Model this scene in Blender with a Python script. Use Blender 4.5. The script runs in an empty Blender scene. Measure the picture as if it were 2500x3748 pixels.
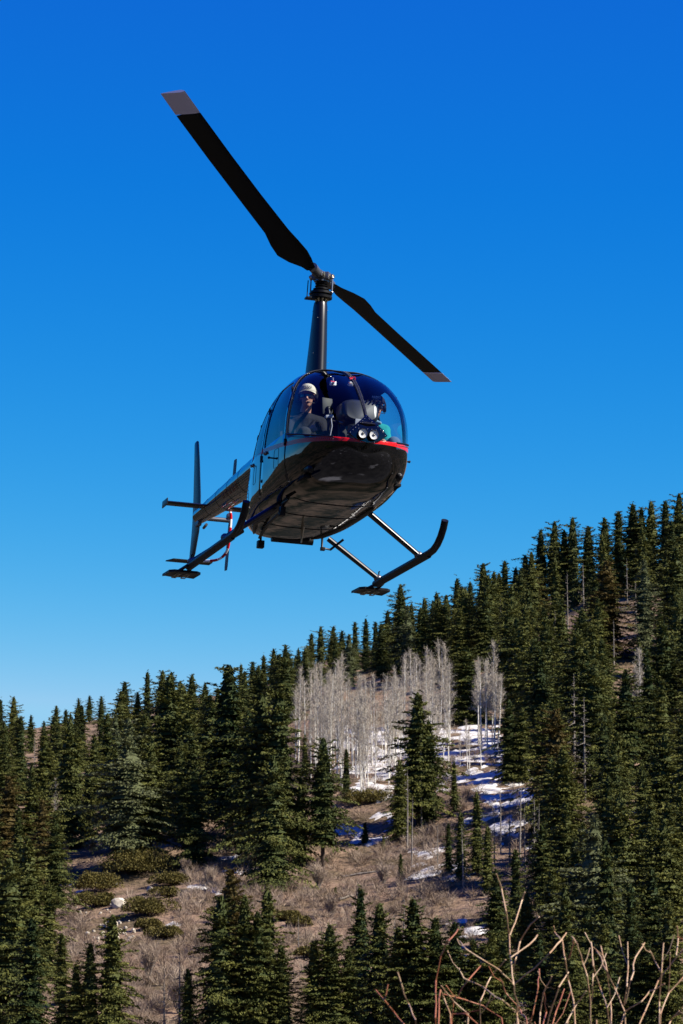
import bpy, bmesh, math, random
import numpy as np
from mathutils import Vector, Matrix
from mathutils.bvhtree import BVHTree

random.seed(7)
RNG = np.random.default_rng(11)
SC = bpy.context.scene
COL = SC.collection
R = math.radians

# ----------------------------------------------------------------------------
# camera, sky, sun, exposure
# ----------------------------------------------------------------------------
PITCH = R(9.0)
CAM = np.array([0.0, 0.0, 1.65])
FPX = 13240.7                       # focal length in photograph pixels (2500 x 3748)
cam_d = bpy.data.cameras.new('camera')
cam = bpy.data.objects.new('camera', cam_d)
COL.objects.link(cam)
cam.location = CAM
cam.rotation_euler = (math.pi / 2 + PITCH, 0, 0)
cam_d.sensor_fit = 'VERTICAL'
cam_d.sensor_height = 36.0
cam_d.sensor_width = 24.0
cam_d.lens = FPX / 3748 * 36
cam_d.clip_start = 0.1
cam_d.clip_end = 12000
cam_d.dof.use_dof = True
cam_d.dof.focus_distance = 37.0
cam_d.dof.aperture_fstop = 18.0
SC.camera = cam

SUN_EL = R(40)
SUN_AZ = R(72)                      # measured from straight behind the camera towards the right
sun_dir = Vector((math.sin(SUN_AZ) * math.cos(SUN_EL), -math.cos(SUN_AZ) * math.cos(SUN_EL), math.sin(SUN_EL)))
w = bpy.data.worlds.new('World')
SC.world = w
w.use_nodes = True
wt = w.node_tree
wt.nodes.clear()
sky = wt.nodes.new('ShaderNodeTexSky')
sky.sky_type = 'NISHITA'
sky.sun_disc = False
sky.sun_elevation = SUN_EL
sky.sun_rotation = math.atan2(sun_dir.x, sun_dir.y)
sky.altitude = 2600
sky.air_density = 1.0
sky.dust_density = 0.0
sky.ozone_density = 4.0
sep = wt.nodes.new('ShaderNodeSeparateColor')
comb = wt.nodes.new('ShaderNodeCombineColor')
wt.links.new(sky.outputs[0], sep.inputs[0])
# one response curve per channel for the whole dome: deep, polarised-looking blue
SKY_CURVE = {'Red': (5.8, 0.0122, 0.30), 'Green': (1.80, 0.378, 0.62), 'Blue': (0.5, 2.90, 0.93)}
EXPO = 1.1
SKY_ST = 0.12 / 2 ** EXPO
for ch, (pw, mul, top) in SKY_CURVE.items():
    a = wt.nodes.new('ShaderNodeMath'); a.operation = 'POWER'; a.inputs[1].default_value = pw
    b = wt.nodes.new('ShaderNodeMath'); b.operation = 'MULTIPLY'; b.inputs[1].default_value = mul
    wt.links.new(sep.outputs[ch], a.inputs[0])
    wt.links.new(a.outputs[0], b.inputs[0])
    c = wt.nodes.new('ShaderNodeMath'); c.operation = 'MINIMUM'; c.inputs[1].default_value = top / 0.12
    fl = wt.nodes.new('ShaderNodeMath'); fl.operation = 'MAXIMUM'; fl.inputs[1].default_value = 0.0045 / 0.12
    wt.links.new(b.outputs[0], c.inputs[0])
    wt.links.new(c.outputs[0], fl.inputs[0])
    wt.links.new(fl.outputs[0], comb.inputs[ch])
bg = wt.nodes.new('ShaderNodeBackground')
bg.inputs[1].default_value = SKY_ST
wo = wt.nodes.new('ShaderNodeOutputWorld')
wt.links.new(comb.outputs[0], bg.inputs[0])
wt.links.new(bg.outputs[0], wo.inputs[0])

sl = bpy.data.lights.new('sun', 'SUN')
sl.energy = 5.0
sl.angle = R(0.5)
sl.color = (1.0, 0.93, 0.82)
so = bpy.data.objects.new('sun', sl)
COL.objects.link(so)
so.rotation_euler = sun_dir.to_track_quat('Z', 'Y').to_euler()
so.location = (60, -40, 80)

SC.view_settings.view_transform = 'Standard'
SC.view_settings.look = 'None'
SC.view_settings.exposure = EXPO
SC.view_settings.gamma = 1.0
SC.view_settings.use_curve_mapping = False
SC.render.engine = 'CYCLES'
SC.render.resolution_x = 683
SC.render.resolution_y = 1024
SC.cycles.max_bounces = 10
SC.cycles.transparent_max_bounces = 16

# ----------------------------------------------------------------------------
# materials
# ----------------------------------------------------------------------------
def mat(name, col, rough=0.6, metal=0.0, spec=0.5, coat=0.0):
    m = bpy.data.materials.new(name)
    m.use_nodes = True
    b = m.node_tree.nodes['Principled BSDF']
    b.inputs['Base Color'].default_value = (*col, 1)
    b.inputs['Roughness'].default_value = rough
    b.inputs['Metallic'].default_value = metal
    b.inputs['Specular IOR Level'].default_value = spec
    b.inputs['Coat Weight'].default_value = coat
    b.inputs['Coat Roughness'].default_value = 0.03
    return m

def nd(m, typ, **kw):
    n = m.node_tree.nodes.new(typ)
    for k, v in kw.items():
        setattr(n, k, v)
    return n

def lk(m, a, b):
    m.node_tree.links.new(a, b)

def bsdf(m):
    return m.node_tree.nodes['Principled BSDF']

def noise_mix(m, scale, c1, c2, lo=0.4, hi=0.6, detail=4, coord='Object', dims=None):
    tc = nd(m, 'ShaderNodeTexCoord')
    n = nd(m, 'ShaderNodeTexNoise')
    n.inputs['Scale'].default_value = scale
    n.inputs['Detail'].default_value = detail
    lk(m, tc.outputs[coord], n.inputs['Vector'])
    r = nd(m, 'ShaderNodeValToRGB')
    r.color_ramp.elements[0].position = lo
    r.color_ramp.elements[0].color = (*c1, 1)
    r.color_ramp.elements[1].position = hi
    r.color_ramp.elements[1].color = (*c2, 1)
    lk(m, n.outputs['Fac'], r.inputs['Fac'])
    return r.outputs['Color'], n

def bump(m, scale, strength, dist, detail=4, coord='Object'):
    tc = nd(m, 'ShaderNodeTexCoord')
    n = nd(m, 'ShaderNodeTexNoise')
    n.inputs['Scale'].default_value = scale
    n.inputs['Detail'].default_value = detail
    lk(m, tc.outputs[coord], n.inputs['Vector'])
    b = nd(m, 'ShaderNodeBump')
    b.inputs['Strength'].default_value = strength
    b.inputs['Distance'].default_value = dist
    lk(m, n.outputs['Fac'], b.inputs['Height'])
    lk(m, b.outputs['Normal'], bsdf(m).inputs['Normal'])
    return b

M = {}
M['paint'] = mat('black_gloss_paint', (0.0015, 0.0015, 0.0022), 0.03, spec=0.5, coat=0.55)
bsdf(M['paint']).inputs['Coat IOR'].default_value = 1.5
bump(M['paint'], 2.6, 0.5, 0.016, 2)           # slight waviness of sheet metal
M['paint_satin'] = mat('black_satin_paint', (0.004, 0.004, 0.007), 0.36, spec=0.5)
bump(M['paint_satin'], 60, 0.1, 0.001)
M['red'] = mat('red_stripe_paint', (0.50, 0.006, 0.008), 0.25, spec=0.35)
M['black'] = mat('black_rubberised', (0.009, 0.009, 0.010), 0.42, spec=0.25)
c_, _n = noise_mix(M['black'], 30, (0.004, 0.004, 0.005), (0.014, 0.014, 0.015), 0.45, 0.75)
lk(M['black'], c_, bsdf(M['black']).inputs['Base Color'])
M['trim'] = mat('dark_cabin_trim', (0.005, 0.005, 0.006), 0.8, spec=0.2)
M['seat'] = mat('dark_seat_leather', (0.007, 0.007, 0.009), 0.55)
M['tablet'] = mat('tablet_case', (0.007, 0.009, 0.010), 0.5, spec=0.15)
M['hood'] = mat('grey_console_plastic', (0.014, 0.017, 0.018), 0.35)
M['greypl'] = mat('pale_grey_plastic', (0.35, 0.36, 0.38), 0.5)
M['white'] = mat('white_plastic', (0.75, 0.75, 0.74), 0.45)
M['blade'] = mat('blade_dark_paint', (0.002, 0.002, 0.0025), 0.5, spec=0.12)
M['bladetip'] = mat('blade_white_paint', (0.55, 0.53, 0.74), 0.4)
M['metal'] = mat('machined_metal', (0.35, 0.35, 0.36), 0.32, metal=1.0)
M['steel'] = mat('dull_steel', (0.16, 0.16, 0.17), 0.4, metal=0.8)
M['brass'] = mat('cadmium_bolt', (0.6, 0.5, 0.3), 0.35, metal=1.0)
M['chrome'] = mat('lamp_reflector', (0.62, 0.63, 0.62), 0.3)
M['redcloth'] = mat('red_yarn', (0.7, 0.02, 0.05), 0.7)
M['gold'] = mat('bare_bronze', (0.45, 0.40, 0.30), 0.35, metal=0.7)

def glass(name, tint):
    m = bpy.data.materials.new(name)
    m.use_nodes = True
    t = m.node_tree
    t.nodes.clear()
    o = t.nodes.new('ShaderNodeOutputMaterial')
    mx = t.nodes.new('ShaderNodeMixShader')
    tr = t.nodes.new('ShaderNodeBsdfTransparent'); tr.inputs[0].default_value = (*tint, 1)
    gl = t.nodes.new('ShaderNodeBsdfGlossy'); gl.inputs['Roughness'].default_value = 0.0
    lw = t.nodes.new('ShaderNodeLayerWeight'); lw.inputs[0].default_value = 0.5     # Schlick, same from both sides of the sheet
    pw = t.nodes.new('ShaderNodeMath'); pw.operation = 'POWER'; pw.inputs[1].default_value = 4.6
    ma = t.nodes.new('ShaderNodeMath'); ma.operation = 'MULTIPLY_ADD'; ma.inputs[1].default_value = 0.93; ma.inputs[2].default_value = 0.026
    t.links.new(lw.outputs['Facing'], pw.inputs[0]); t.links.new(pw.outputs[0], ma.inputs[0]); t.links.new(ma.outputs[0], mx.inputs[0])
    t.links.new(tr.outputs[0], mx.inputs[1])
    t.links.new(gl.outputs[0], mx.inputs[2])
    t.links.new(mx.outputs[0], o.inputs[0])
    return m
M['glass'] = glass('tinted_acrylic', (0.86, 0.90, 0.93))
M['lens'] = glass('clear_lens', (0.97, 0.97, 0.97))

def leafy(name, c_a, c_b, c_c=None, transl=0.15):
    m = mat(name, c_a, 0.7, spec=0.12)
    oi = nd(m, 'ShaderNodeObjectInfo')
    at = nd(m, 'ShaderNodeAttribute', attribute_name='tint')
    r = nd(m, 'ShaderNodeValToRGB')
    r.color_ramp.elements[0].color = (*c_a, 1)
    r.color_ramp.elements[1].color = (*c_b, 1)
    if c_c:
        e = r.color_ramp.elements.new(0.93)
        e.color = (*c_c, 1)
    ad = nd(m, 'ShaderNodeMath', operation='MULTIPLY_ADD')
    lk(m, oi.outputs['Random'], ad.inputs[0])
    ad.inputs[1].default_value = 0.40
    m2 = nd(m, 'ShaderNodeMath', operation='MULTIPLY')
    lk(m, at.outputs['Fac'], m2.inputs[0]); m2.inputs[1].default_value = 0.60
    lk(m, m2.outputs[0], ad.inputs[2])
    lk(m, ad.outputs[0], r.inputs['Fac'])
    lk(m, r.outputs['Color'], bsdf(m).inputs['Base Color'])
    if transl:
        tl = nd(m, 'ShaderNodeBsdfTranslucent')
        lk(m, r.outputs['Color'], tl.inputs[0])
        mx = nd(m, 'ShaderNodeMixShader'); mx.inputs[0].default_value = transl
        out = m.node_tree.nodes['Material Output']
        lk(m, bsdf(m).outputs[0], mx.inputs[1]); lk(m, tl.outputs[0], mx.inputs[2])
        lk(m, mx.outputs[0], out.inputs[0])
    return m
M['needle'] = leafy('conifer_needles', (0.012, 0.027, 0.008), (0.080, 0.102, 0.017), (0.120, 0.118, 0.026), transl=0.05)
M['needle_rust'] = leafy('rusty_conifer_needles', (0.058, 0.045, 0.012), (0.088, 0.062, 0.017))
M['needle_pale'] = leafy('pale_conifer_needles', (0.060, 0.074, 0.030), (0.115, 0.122, 0.055))
M['shrub'] = leafy('olive_shrub_leaves', (0.075, 0.066, 0.016), (0.125, 0.100, 0.030))
M['bark'] = mat('conifer_bark', (0.075, 0.055, 0.042), 0.9, spec=0.1)
M['snagwood'] = mat('weathered_dead_wood', (0.30, 0.27, 0.245), 0.85, spec=0.1)
c_, _n = noise_mix(M['snagwood'], 1.5, (0.11, 0.095, 0.082), (0.27, 0.24, 0.205), 0.35, 0.65)
lk(M['snagwood'], c_, bsdf(M['snagwood']).inputs['Base Color'])
M['aspenbark'] = mat('aspen_bark', (0.62, 0.59, 0.51), 0.8, spec=0.1)
c_, _n = noise_mix(M['aspenbark'], 2.2, (0.26, 0.24, 0.205), (0.60, 0.575, 0.51), 0.33, 0.47)
lk(M['aspenbark'], c_, bsdf(M['aspenbark']).inputs['Base Color'])
M['aspentwig'] = mat('aspen_twigs', (0.37, 0.325, 0.265), 0.85, spec=0.1)
M['brushwood'] = leafy('scrub_oak_twigs', (0.14, 0.092, 0.062), (0.37, 0.295, 0.225), transl=0)
M['rock'] = mat('pale_rock', (0.55, 0.48, 0.38), 0.9, spec=0.15)
c_, _n = noise_mix(M['rock'], 1.3, (0.26, 0.22, 0.17), (0.52, 0.46, 0.37), 0.35, 0.62)
lk(M['rock'], c_, bsdf(M['rock']).inputs['Base Color'])
bump(M['rock'], 3, 0.6, 0.1)
M['snow'] = mat('old_snow', (0.80, 0.81, 0.83), 0.7, spec=0.2)
c_, _n = noise_mix(M['snow'], 0.7, (0.34, 0.31, 0.28), (0.56, 0.54, 0.51), 0.30, 0.52, 6)
lk(M['snow'], c_, bsdf(M['snow']).inputs['Base Color'])
bump(M['snow'], 1.2, 0.7, 0.25, 5)
M['twigtan'] = mat('tan_twig_bark', (0.36, 0.215, 0.135), 0.6)
c_, _n = noise_mix(M['twigtan'], 9, (0.30, 0.165, 0.080), (0.48, 0.335, 0.205), 0.35, 0.65)
lk(M['twigtan'], c_, bsdf(M['twigtan']).inputs['Base Color'])
M['twigred'] = mat('red_twig_bark', (0.30, 0.085, 0.04), 0.55)
c_, _n = noise_mix(M['twigred'], 8, (0.20, 0.055, 0.020), (0.34, 0.130, 0.055), 0.35, 0.65)
lk(M['twigred'], c_, bsdf(M['twigred']).inputs['Base Color'])

# ground: dry brown litter and scrub with darker growth
g = mat('dry_hillside_earth', (0.16, 0.11, 0.08), 0.95, spec=0.08)
cA, _ = noise_mix(g, 0.9, (0.085, 0.053, 0.033), (0.28, 0.190, 0.125), 0.32, 0.68, 8, 'Object')
cB, nB = noise_mix(g, 0.11, (0.03, 0.034, 0.014), (0.25, 0.168, 0.118), 0.42, 0.58, 6, 'Object')
mx = nd(g, 'ShaderNodeMix', data_type='RGBA', blend_type='MIX')
mx.inputs[0].default_value = 0.5
lk(g, cA, mx.inputs[6]); lk(g, cB, mx.inputs[7])
wa = nd(g, 'ShaderNodeAttribute', attribute_name='tint')           # share of dark wood on unseen valley sides, put in to darken reflections
wm = nd(g, 'ShaderNodeMix', data_type='RGBA', blend_type='MIX')
lk(g, wa.outputs['Fac'], wm.inputs[0]); lk(g, mx.outputs[2], wm.inputs[6])
cW, _ = noise_mix(g, 0.05, (0.006, 0.010, 0.005), (0.075, 0.052, 0.036), 0.50, 0.66, 7, 'Object')
lk(g, cW, wm.inputs[7])
lk(g, wm.outputs[2], bsdf(g).inputs['Base Color'])
bump(g, 1.6, 0.9, 0.5, 6)
M['earth'] = g

# ----------------------------------------------------------------------------
# helpers
# ----------------------------------------------------------------------------
def link(o, parent=None):
    COL.objects.link(o)
    if parent is not None:
        o.parent = parent
    return o

def tag(o, label=None, cat=None, group=None, kind=None):
    if label: o['label'] = label
    if cat: o['category'] = cat
    if group: o['group'] = group
    if kind: o['kind'] = kind
    return o

def empty(name, label, cat, loc=(0, 0, 0), group=None):
    o = bpy.data.objects.new(name, None)
    o.empty_display_size = 0.2
    o.location = loc
    link(o)
    return tag(o, label, cat, group)

def copy_tree(o, parent=None):
    c = o.copy()
    link(c, parent)
    for ch in list(o.children):
        copy_tree(ch, c)
    return c

def V(*a):
    return np.array(a, float)

class MB:
    """collects simple shapes into one mesh"""
    def __init__(s):
        s.v = []; s.f = []; s.m = []
    def add(s, verts, faces, m=0):
        k = len(s.v)
        s.v.extend([tuple(map(float, p)) for p in verts])
        s.f.extend([tuple(i + k for i in f) for f in faces])
        s.m.extend([m] * len(faces))
    def tube(s, pts, rad, n=8, m=0, caps=True, sy=1.0):
        pts = [np.array(p, float) for p in pts]
        if np.isscalar(rad): rad = [rad] * len(pts)
        N = len(pts)
        vs = []; up = None
        for i, p in enumerate(pts):
            t = pts[min(i + 1, N - 1)] - pts[max(i - 1, 0)]
            t = t / (np.linalg.norm(t) + 1e-9)
            if up is None:
                up = V(0, 0, 1) if abs(t[2]) < 0.9 else V(1, 0, 0)
            a = np.cross(t, up); a /= np.linalg.norm(a) + 1e-9
            b = np.cross(a, t); up = b
            for k in range(n):
                q = 2 * math.pi * k / n
                vs.append(p + rad[i] * (a * math.cos(q) + sy * b * math.sin(q)))
        fs = []
        for i in range(N - 1):
            for k in range(n):
                fs.append((i * n + k, i * n + (k + 1) % n, (i + 1) * n + (k + 1) % n, (i + 1) * n + k))
        if caps:
            fs.append(tuple(range(n))[::-1]); fs.append(tuple((N - 1) * n + k for k in range(n)))
        s.add(vs, fs, m)
        return s
    def box(s, c, size, rot=None, m=0, bev=0.0):
        bm = bmesh.new()
        bmesh.ops.create_cube(bm, size=1)
        bmesh.ops.scale(bm, vec=size, verts=bm.verts)
        if bev:
            bmesh.ops.bevel(bm, geom=bm.edges[:], offset=bev, segments=2, affect='EDGES', profile=0.6)
        mt = Matrix.Translation(c) @ (rot.to_4x4() if rot is not None else Matrix())
        bm.transform(mt)
        bm.verts.ensure_lookup_table()
        s.add([v.co[:] for v in bm.verts], [[v.index for v in f.verts] for f in bm.faces], m)
        bm.free()
        return s
    def lathe(s, prof, c=(0, 0, 0), axis=(0, 0, 1), n=24, m=0, cap=True):
        ax = Vector(axis).normalized()
        q = Vector((0, 0, 1)).rotation_difference(ax)
        vs = []
        for (r, z) in prof:
            for k in range(n):
                t = 2 * math.pi * k / n
                vs.append(Vector(c) + q @ Vector((r * math.cos(t), r * math.sin(t), z)))
        fs = []
        for i in range(len(prof) - 1):
            for k in range(n):
                fs.append((i * n + k, i * n + (k + 1) % n, (i + 1) * n + (k + 1) % n, (i + 1) * n + k))
        if cap:
            fs.append(tuple(range(n))[::-1])
            fs.append(tuple((len(prof) - 1) * n + k for k in range(n)))
        s.add(vs, fs, m)
        return s
    def ell(s, c, r, rot=None, n=14, k=9, m=0):
        vs = []; fs = []
        mt = rot if rot is not None else Matrix.Identity(3)
        if np.isscalar(r): r = (r, r, r)
        vs.append(Vector(c) + mt @ Vector((0, 0, r[2])))
        for i in range(1, k):
            a = math.pi * i / k
            for j in range(n):
                b = 2 * math.pi * j / n
                vs.append(Vector(c) + mt @ Vector((r[0] * math.sin(a) * math.cos(b), r[1] * math.sin(a) * math.sin(b), r[2] * math.cos(a))))
        vs.append(Vector(c) + mt @ Vector((0, 0, -r[2])))
        for j in range(n):
            fs.append((0, 1 + j, 1 + (j + 1) % n))
            fs.append((len(vs) - 1, 1 + (k - 2) * n + (j + 1) % n, 1 + (k - 2) * n + j))
        for i in range(k - 2):
            for j in range(n):
                a = 1 + i * n + j; b = 1 + i * n + (j + 1) % n
                fs.append((a, a + n, b + n, b))
        s.add(vs, fs, m)
        return s
    def capsule(s, p0, p1, r0, r1, n=10):
        p0 = V(*p0); p1 = V(*p1)
        t = p1 - p0; L = np.linalg.norm(t) + 1e-9; t = t / L
        pts = []; rad = []
        for a in (88, 65, 40, 15):
            pts.append(p0 - t * r0 * math.sin(R(a))); rad.append(r0 * math.cos(R(a)))
        for a in (15, 40, 65, 88):
            pts.append(p1 + t * r1 * math.sin(R(a))); rad.append(r1 * math.cos(R(a)))
        s.tube(pts, rad, n)
        return s
    def build(s, name, mats, parent=None, smooth=True, angle=40):
        me = bpy.data.meshes.new(name)
        me.from_pydata(s.v, [], s.f)
        if not isinstance(mats, (list, tuple)): mats = [mats]
        for m in mats: me.materials.append(m)
        me.polygons.foreach_set('material_index', s.m)
        if smooth:
            me.polygons.foreach_set('use_smooth', [True] * len(s.f))
            try: me.set_sharp_from_angle(angle=R(angle))
            except Exception: pass
        me.update()
        o = bpy.data.objects.new(name, me)
        return link(o, parent)

def mesh_np(name, verts, faces, material, parent=None, tint=None, smooth=False):
    """fast mesh from numpy arrays, faces all of the same size; tint per vertex"""
    me = bpy.data.meshes.new(name)
    nv = len(verts); nf = len(faces); k = faces.shape[1]
    me.vertices.add(nv); me.vertices.foreach_set('co', np.asarray(verts, np.float32).ravel())
    me.loops.add(nf * k); me.loops.foreach_set('vertex_index', np.asarray(faces, np.int32).ravel())
    me.polygons.add(nf)
    me.polygons.foreach_set('loop_start', np.arange(0, nf * k, k, dtype=np.int32))
    me.polygons.foreach_set('loop_total', np.full(nf, k, np.int32))
    if smooth: me.polygons.foreach_set('use_smooth', np.ones(nf, bool))
    me.update(calc_edges=True)
    if tint is not None:
        a = me.attributes.new('tint', 'FLOAT', 'POINT')
        a.data.foreach_set('value', np.asarray(tint, np.float32))
    me.materials.append(material)
    me.validate()
    o = bpy.data.objects.new(name, me)
    return link(o, parent)

def pchip(xs, ys, x):
    xs = np.asarray(xs, float); ys = np.asarray(ys, float); x = np.asarray(x, float)
    h = np.diff(xs); d = np.diff(ys) / h
    m = np.zeros_like(ys)
    for i in range(1, len(xs) - 1):
        if d[i - 1] * d[i] > 0:
            w1 = 2 * h[i] + h[i - 1]; w2 = h[i] + 2 * h[i - 1]
            m[i] = (w1 + w2) / (w1 / d[i - 1] + w2 / d[i])
    m[0] = d[0]; m[-1] = d[-1]
    i = np.clip(np.searchsorted(xs, x) - 1, 0, len(xs) - 2)
    t = (x - xs[i]) / h[i]
    return ((1 + 2 * t) * (1 - t) ** 2 * ys[i] + t * (1 - t) ** 2 * h[i] * m[i] + t * t * (3 - 2 * t) * ys[i + 1] + t * t * (t - 1) * h[i] * m[i + 1])

_perm = np.random.default_rng(3).random((256, 256))
def vnoise(x, y):
    xi = np.floor(x).astype(int); yi = np.floor(y).astype(int)
    fx = x - xi; fy = y - yi
    fx = fx * fx * (3 - 2 * fx); fy = fy * fy * (3 - 2 * fy)
    a = _perm[xi % 256, yi % 256]; b = _perm[(xi + 1) % 256, yi % 256]
    c = _perm[xi % 256, (yi + 1) % 256]; d = _perm[(xi + 1) % 256, (yi + 1) % 256]
    return (a * (1 - fx) + b * fx) * (1 - fy) + (c * (1 - fx) + d * fx) * fy - 0.5
def fbm(x, y, oct=4):
    s = 0; a = 1.0
    for i in range(oct):
        s = s + a * vnoise(x * 2 ** i + 17 * i, y * 2 ** i + 31 * i); a *= 0.5
    return s
def sstep(a, b, x):
    t = np.clip((x - a) / (b - a), 0, 1)
    return t * t * (3 - 2 * t)

# ----------------------------------------------------------------------------
# terrain: valley floor under the camera, wooded mountainside ahead
# ----------------------------------------------------------------------------
T_U = [-9000, -3500, -700, 0, 300, 700, 1250, 1800, 2300, 2700, 3500]
T_Y = [375, 430, 490, 570, 660, 760, 860, 1000, 1200, 1600, 2200, 3500]
T_V = np.array([
    [3800, 3330, 2930, 2560, 2230, 1960, 1740, 1520, 1320, 1200, 1350, 1900],  # these two unseen left rows raised to keep pale sky out of reflections
    [3820, 3380, 3010, 2680, 2400, 2180, 2000, 1830, 1690, 1620, 1750, 2150],
    [3880, 3590, 3330, 3110, 2980, 2890, 2830, 2780, 2730, 2700, 2740, 2850],
    [3860, 3560, 3300, 3080, 2950, 2870, 2810, 2760, 2710, 2680, 2710, 2830],
    [3850, 3520, 3260, 3060, 2930, 2850, 2800, 2750, 2700, 2655, 2690, 2820],
    [3850, 3500, 3200, 2990, 2860, 2760, 2690, 2630, 2590, 2570, 2620, 2800],
    [3850, 3480, 3170, 2850, 2690, 2560, 2480, 2440, 2460, 2520, 2600, 2780],
    [3830, 3440, 3110, 2820, 2620, 2440, 2310, 2260, 2300, 2400, 2500, 2760],
    [3800, 3400, 3060, 2760, 2520, 2310, 2150, 2110, 2180, 2300, 2450, 2740],
    [3800, 3380, 3030, 2710, 2450, 2220, 2040, 1990, 2080, 2240, 2420, 2730],
    [3780, 3350, 2990, 2650, 2370, 2120, 1940, 1890, 1990, 2200, 2400, 2720]], float)
def front_z(x, y):
    x = np.asarray(x, float); y = np.asarray(y, float)
    u = np.clip(1250 + FPX * x / np.maximum(y, 50), T_U[0], T_U[-1])
    yy = np.clip(y, T_Y[0], T_Y[-1])
    cols = np.stack([pchip(T_Y, T_V[i], yy) for i in range(len(T_U))])
    i = np.clip(np.searchsorted(T_U, u) - 1, 0, len(T_U) - 2)
    tu = np.array(T_U, float)
    t = (u - tu[i]) / (tu[i + 1] - tu[i])
    t = t * t * (3 - 2 * t) * 0.5 + t * 0.5
    flat_i = i.ravel(); n = np.arange(flat_i.size)
    c = cols.reshape(len(T_U), -1)
    v = (c[flat_i, n].reshape(u.shape)) * (1 - t) + c[flat_i + 1, n].reshape(u.shape) * t
    e = PITCH + np.arctan((1874 - v) / FPX)
    z = CAM[2] + yy * np.tan(e)
    return z
def ground_z(x, y):
    x = np.asarray(x, float); y = np.asarray(y, float)
    r = np.hypot(x, y)
    rb = np.hypot(np.maximum(np.abs(x) - 50, 0), np.minimum(y, 0))
    zb = 190 * sstep(110, 900, rb) + 6 * fbm(x / 120, y / 120) * sstep(120, 300, rb)
    wgt = sstep(215, 375, y)
    zf = front_z(x, y) + 5.0 * fbm(x / 55 + 9, y / 55, 3) * sstep(380, 520, y) + 0.5 * fbm(x / 6, y / 6, 2)
    z = zb * (1 - wgt) + zf * wgt
    lot = (1 - sstep(60, 130, np.abs(x))) * (1 - sstep(150, 215, y)) * sstep(-95, -60, y)          # level ground under the helicopter and the camera
    z = (z + 0.35 * fbm(x / 14, y / 14, 3)) * (1 - lot)
    return z

def axis(parts):
    out = []
    for a, b, n in parts:
        out.append(np.linspace(a, b, n, endpoint=False))
    out.append([parts[-1][1]])
    return np.concatenate(out)
gx = axis([(-5000, -1200, 12), (-1200, -300, 24), (-300, -95, 40), (-95, 95, 84), (95, 300, 40), (300, 1200, 24), (1200, 5000, 12)])
gy = axis([(-5000, -1000, 12), (-1000, -200, 28), (-200, 20, 26), (20, 340, 70), (340, 920, 210), (920, 1700, 90), (1700, 5000, 26)])
GX, GY = np.meshgrid(gx, gy)
GZ = ground_z(GX, GY)
nx_, ny_ = len(gx), len(gy)
idx = np.arange(nx_ * ny_).reshape(ny_, nx_)
quads = np.stack([idx[:-1, :-1], idx[:-1, 1:], idx[1:, 1:], idx[1:, :-1]], -1).reshape(-1, 4)
ter = mesh_np('terrain', np.stack([GX.ravel(), GY.ravel(), GZ.ravel()], 1), quads, M['earth'], smooth=True,
              tint=np.clip(1 - sstep(200, 330, GY) + sstep(.16, .26, np.abs(GX) / np.maximum(GY, 60)), 0, 1).ravel())
tag(ter, kind='structure')

# unseen lot below the helicopter, added so the nose paint mirrors dark ground
lotm = mat('unseen_lot_asphalt', (0.035, 0.035, 0.037), 0.85, spec=0.2)
cA, _ = noise_mix(lotm, 0.5, (0.022, 0.022, 0.024), (0.050, 0.048, 0.047), 0.35, 0.65, 6)
cB, _ = noise_mix(lotm, 0.16, (0, 0, 0), (1, 1, 1), 0.60, 0.66, 7)
mx = nd(lotm, 'ShaderNodeMix', data_type='RGBA', blend_type='MIX')
lk(lotm, cB, mx.inputs[0]); lk(lotm, cA, mx.inputs[6]); mx.inputs[7].default_value = (0.33, 0.33, 0.34, 1)     # pale blotches made up for grey wisps in the paint's reflections
lk(lotm, mx.outputs[2], bsdf(lotm).inputs['Base Color'])
mb_n = 40
lv = [(8 + 40 * math.cos(2 * math.pi * k / mb_n) * (1 + .06 * math.sin(5 * k)), 8 + 38 * math.sin(2 * math.pi * k / mb_n) * (1 + .05 * math.cos(3 * k)), 0.02) for k in range(mb_n)]
me = bpy.data.meshes.new('unseen_lot'); me.from_pydata(lv, [], [tuple(range(mb_n))]); me.materials.append(lotm)
tag(link_o := bpy.data.objects.new('unseen_lot', me), kind='structure'); COL.objects.link(link_o)

# unseen dark ground sheet around the lot, added to darken the belly's reflections
darkm = mat('dark_unseen_ground', (0.03, 0.03, 0.018), 0.9, spec=0.1)
cA, _ = noise_mix(darkm, 0.22, (0.006, 0.008, 0.004), (0.060, 0.045, 0.030), 0.42, 0.62, 6)
lk(darkm, cA, bsdf(darkm).inputs['Base Color'])
me = bpy.data.meshes.new('unseen_ground'); me.from_pydata([(-58, -56, .008), (58, -56, .008), (62, 60, .008), (50, 148, .008), (-50, 148, .008), (-62, 60, .008)], [], [tuple(range(6))]); me.materials.append(darkm)
mo = bpy.data.objects.new('unseen_ground', me); COL.objects.link(mo); tag(mo, kind='structure')

cp, sp = math.cos(PITCH), math.sin(PITCH)
WC = np.array([[1, 0, 0], [0, sp, cp], [0, -cp, sp]]).T      # rows: camera right, down, forward
WC = np.column_stack([V(1, 0, 0), V(0, sp, -cp), V(0, cp, sp)])
def pix_dir(u, v):
    d = WC @ V((u - 1250) / FPX, (v - 1874) / FPX, 1.0)
    return d / d[1]
_ys = np.concatenate([np.arange(330, 1000, 1.5), np.arange(1000, 2300, 6)])
def ground_at(u, v):
    """first point of the mountainside along the line of sight through photo pixel (u, v)"""
    d = pix_dir(u, v)
    P = CAM[None] + _ys[:, None] * d[None]
    gz = ground_z(P[:, 0], P[:, 1])
    below = P[:, 2] <= gz
    k = int(np.argmax(below)) if below.any() else int(np.argmin(P[:, 2] - gz))
    return V(P[k, 0], P[k, 1], gz[k])
def at_depth(u, v, y):
    return CAM + y * pix_dir(u, v)
S_ = 2500 / 1568.0                                            # display pixels -> photo pixels

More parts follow.
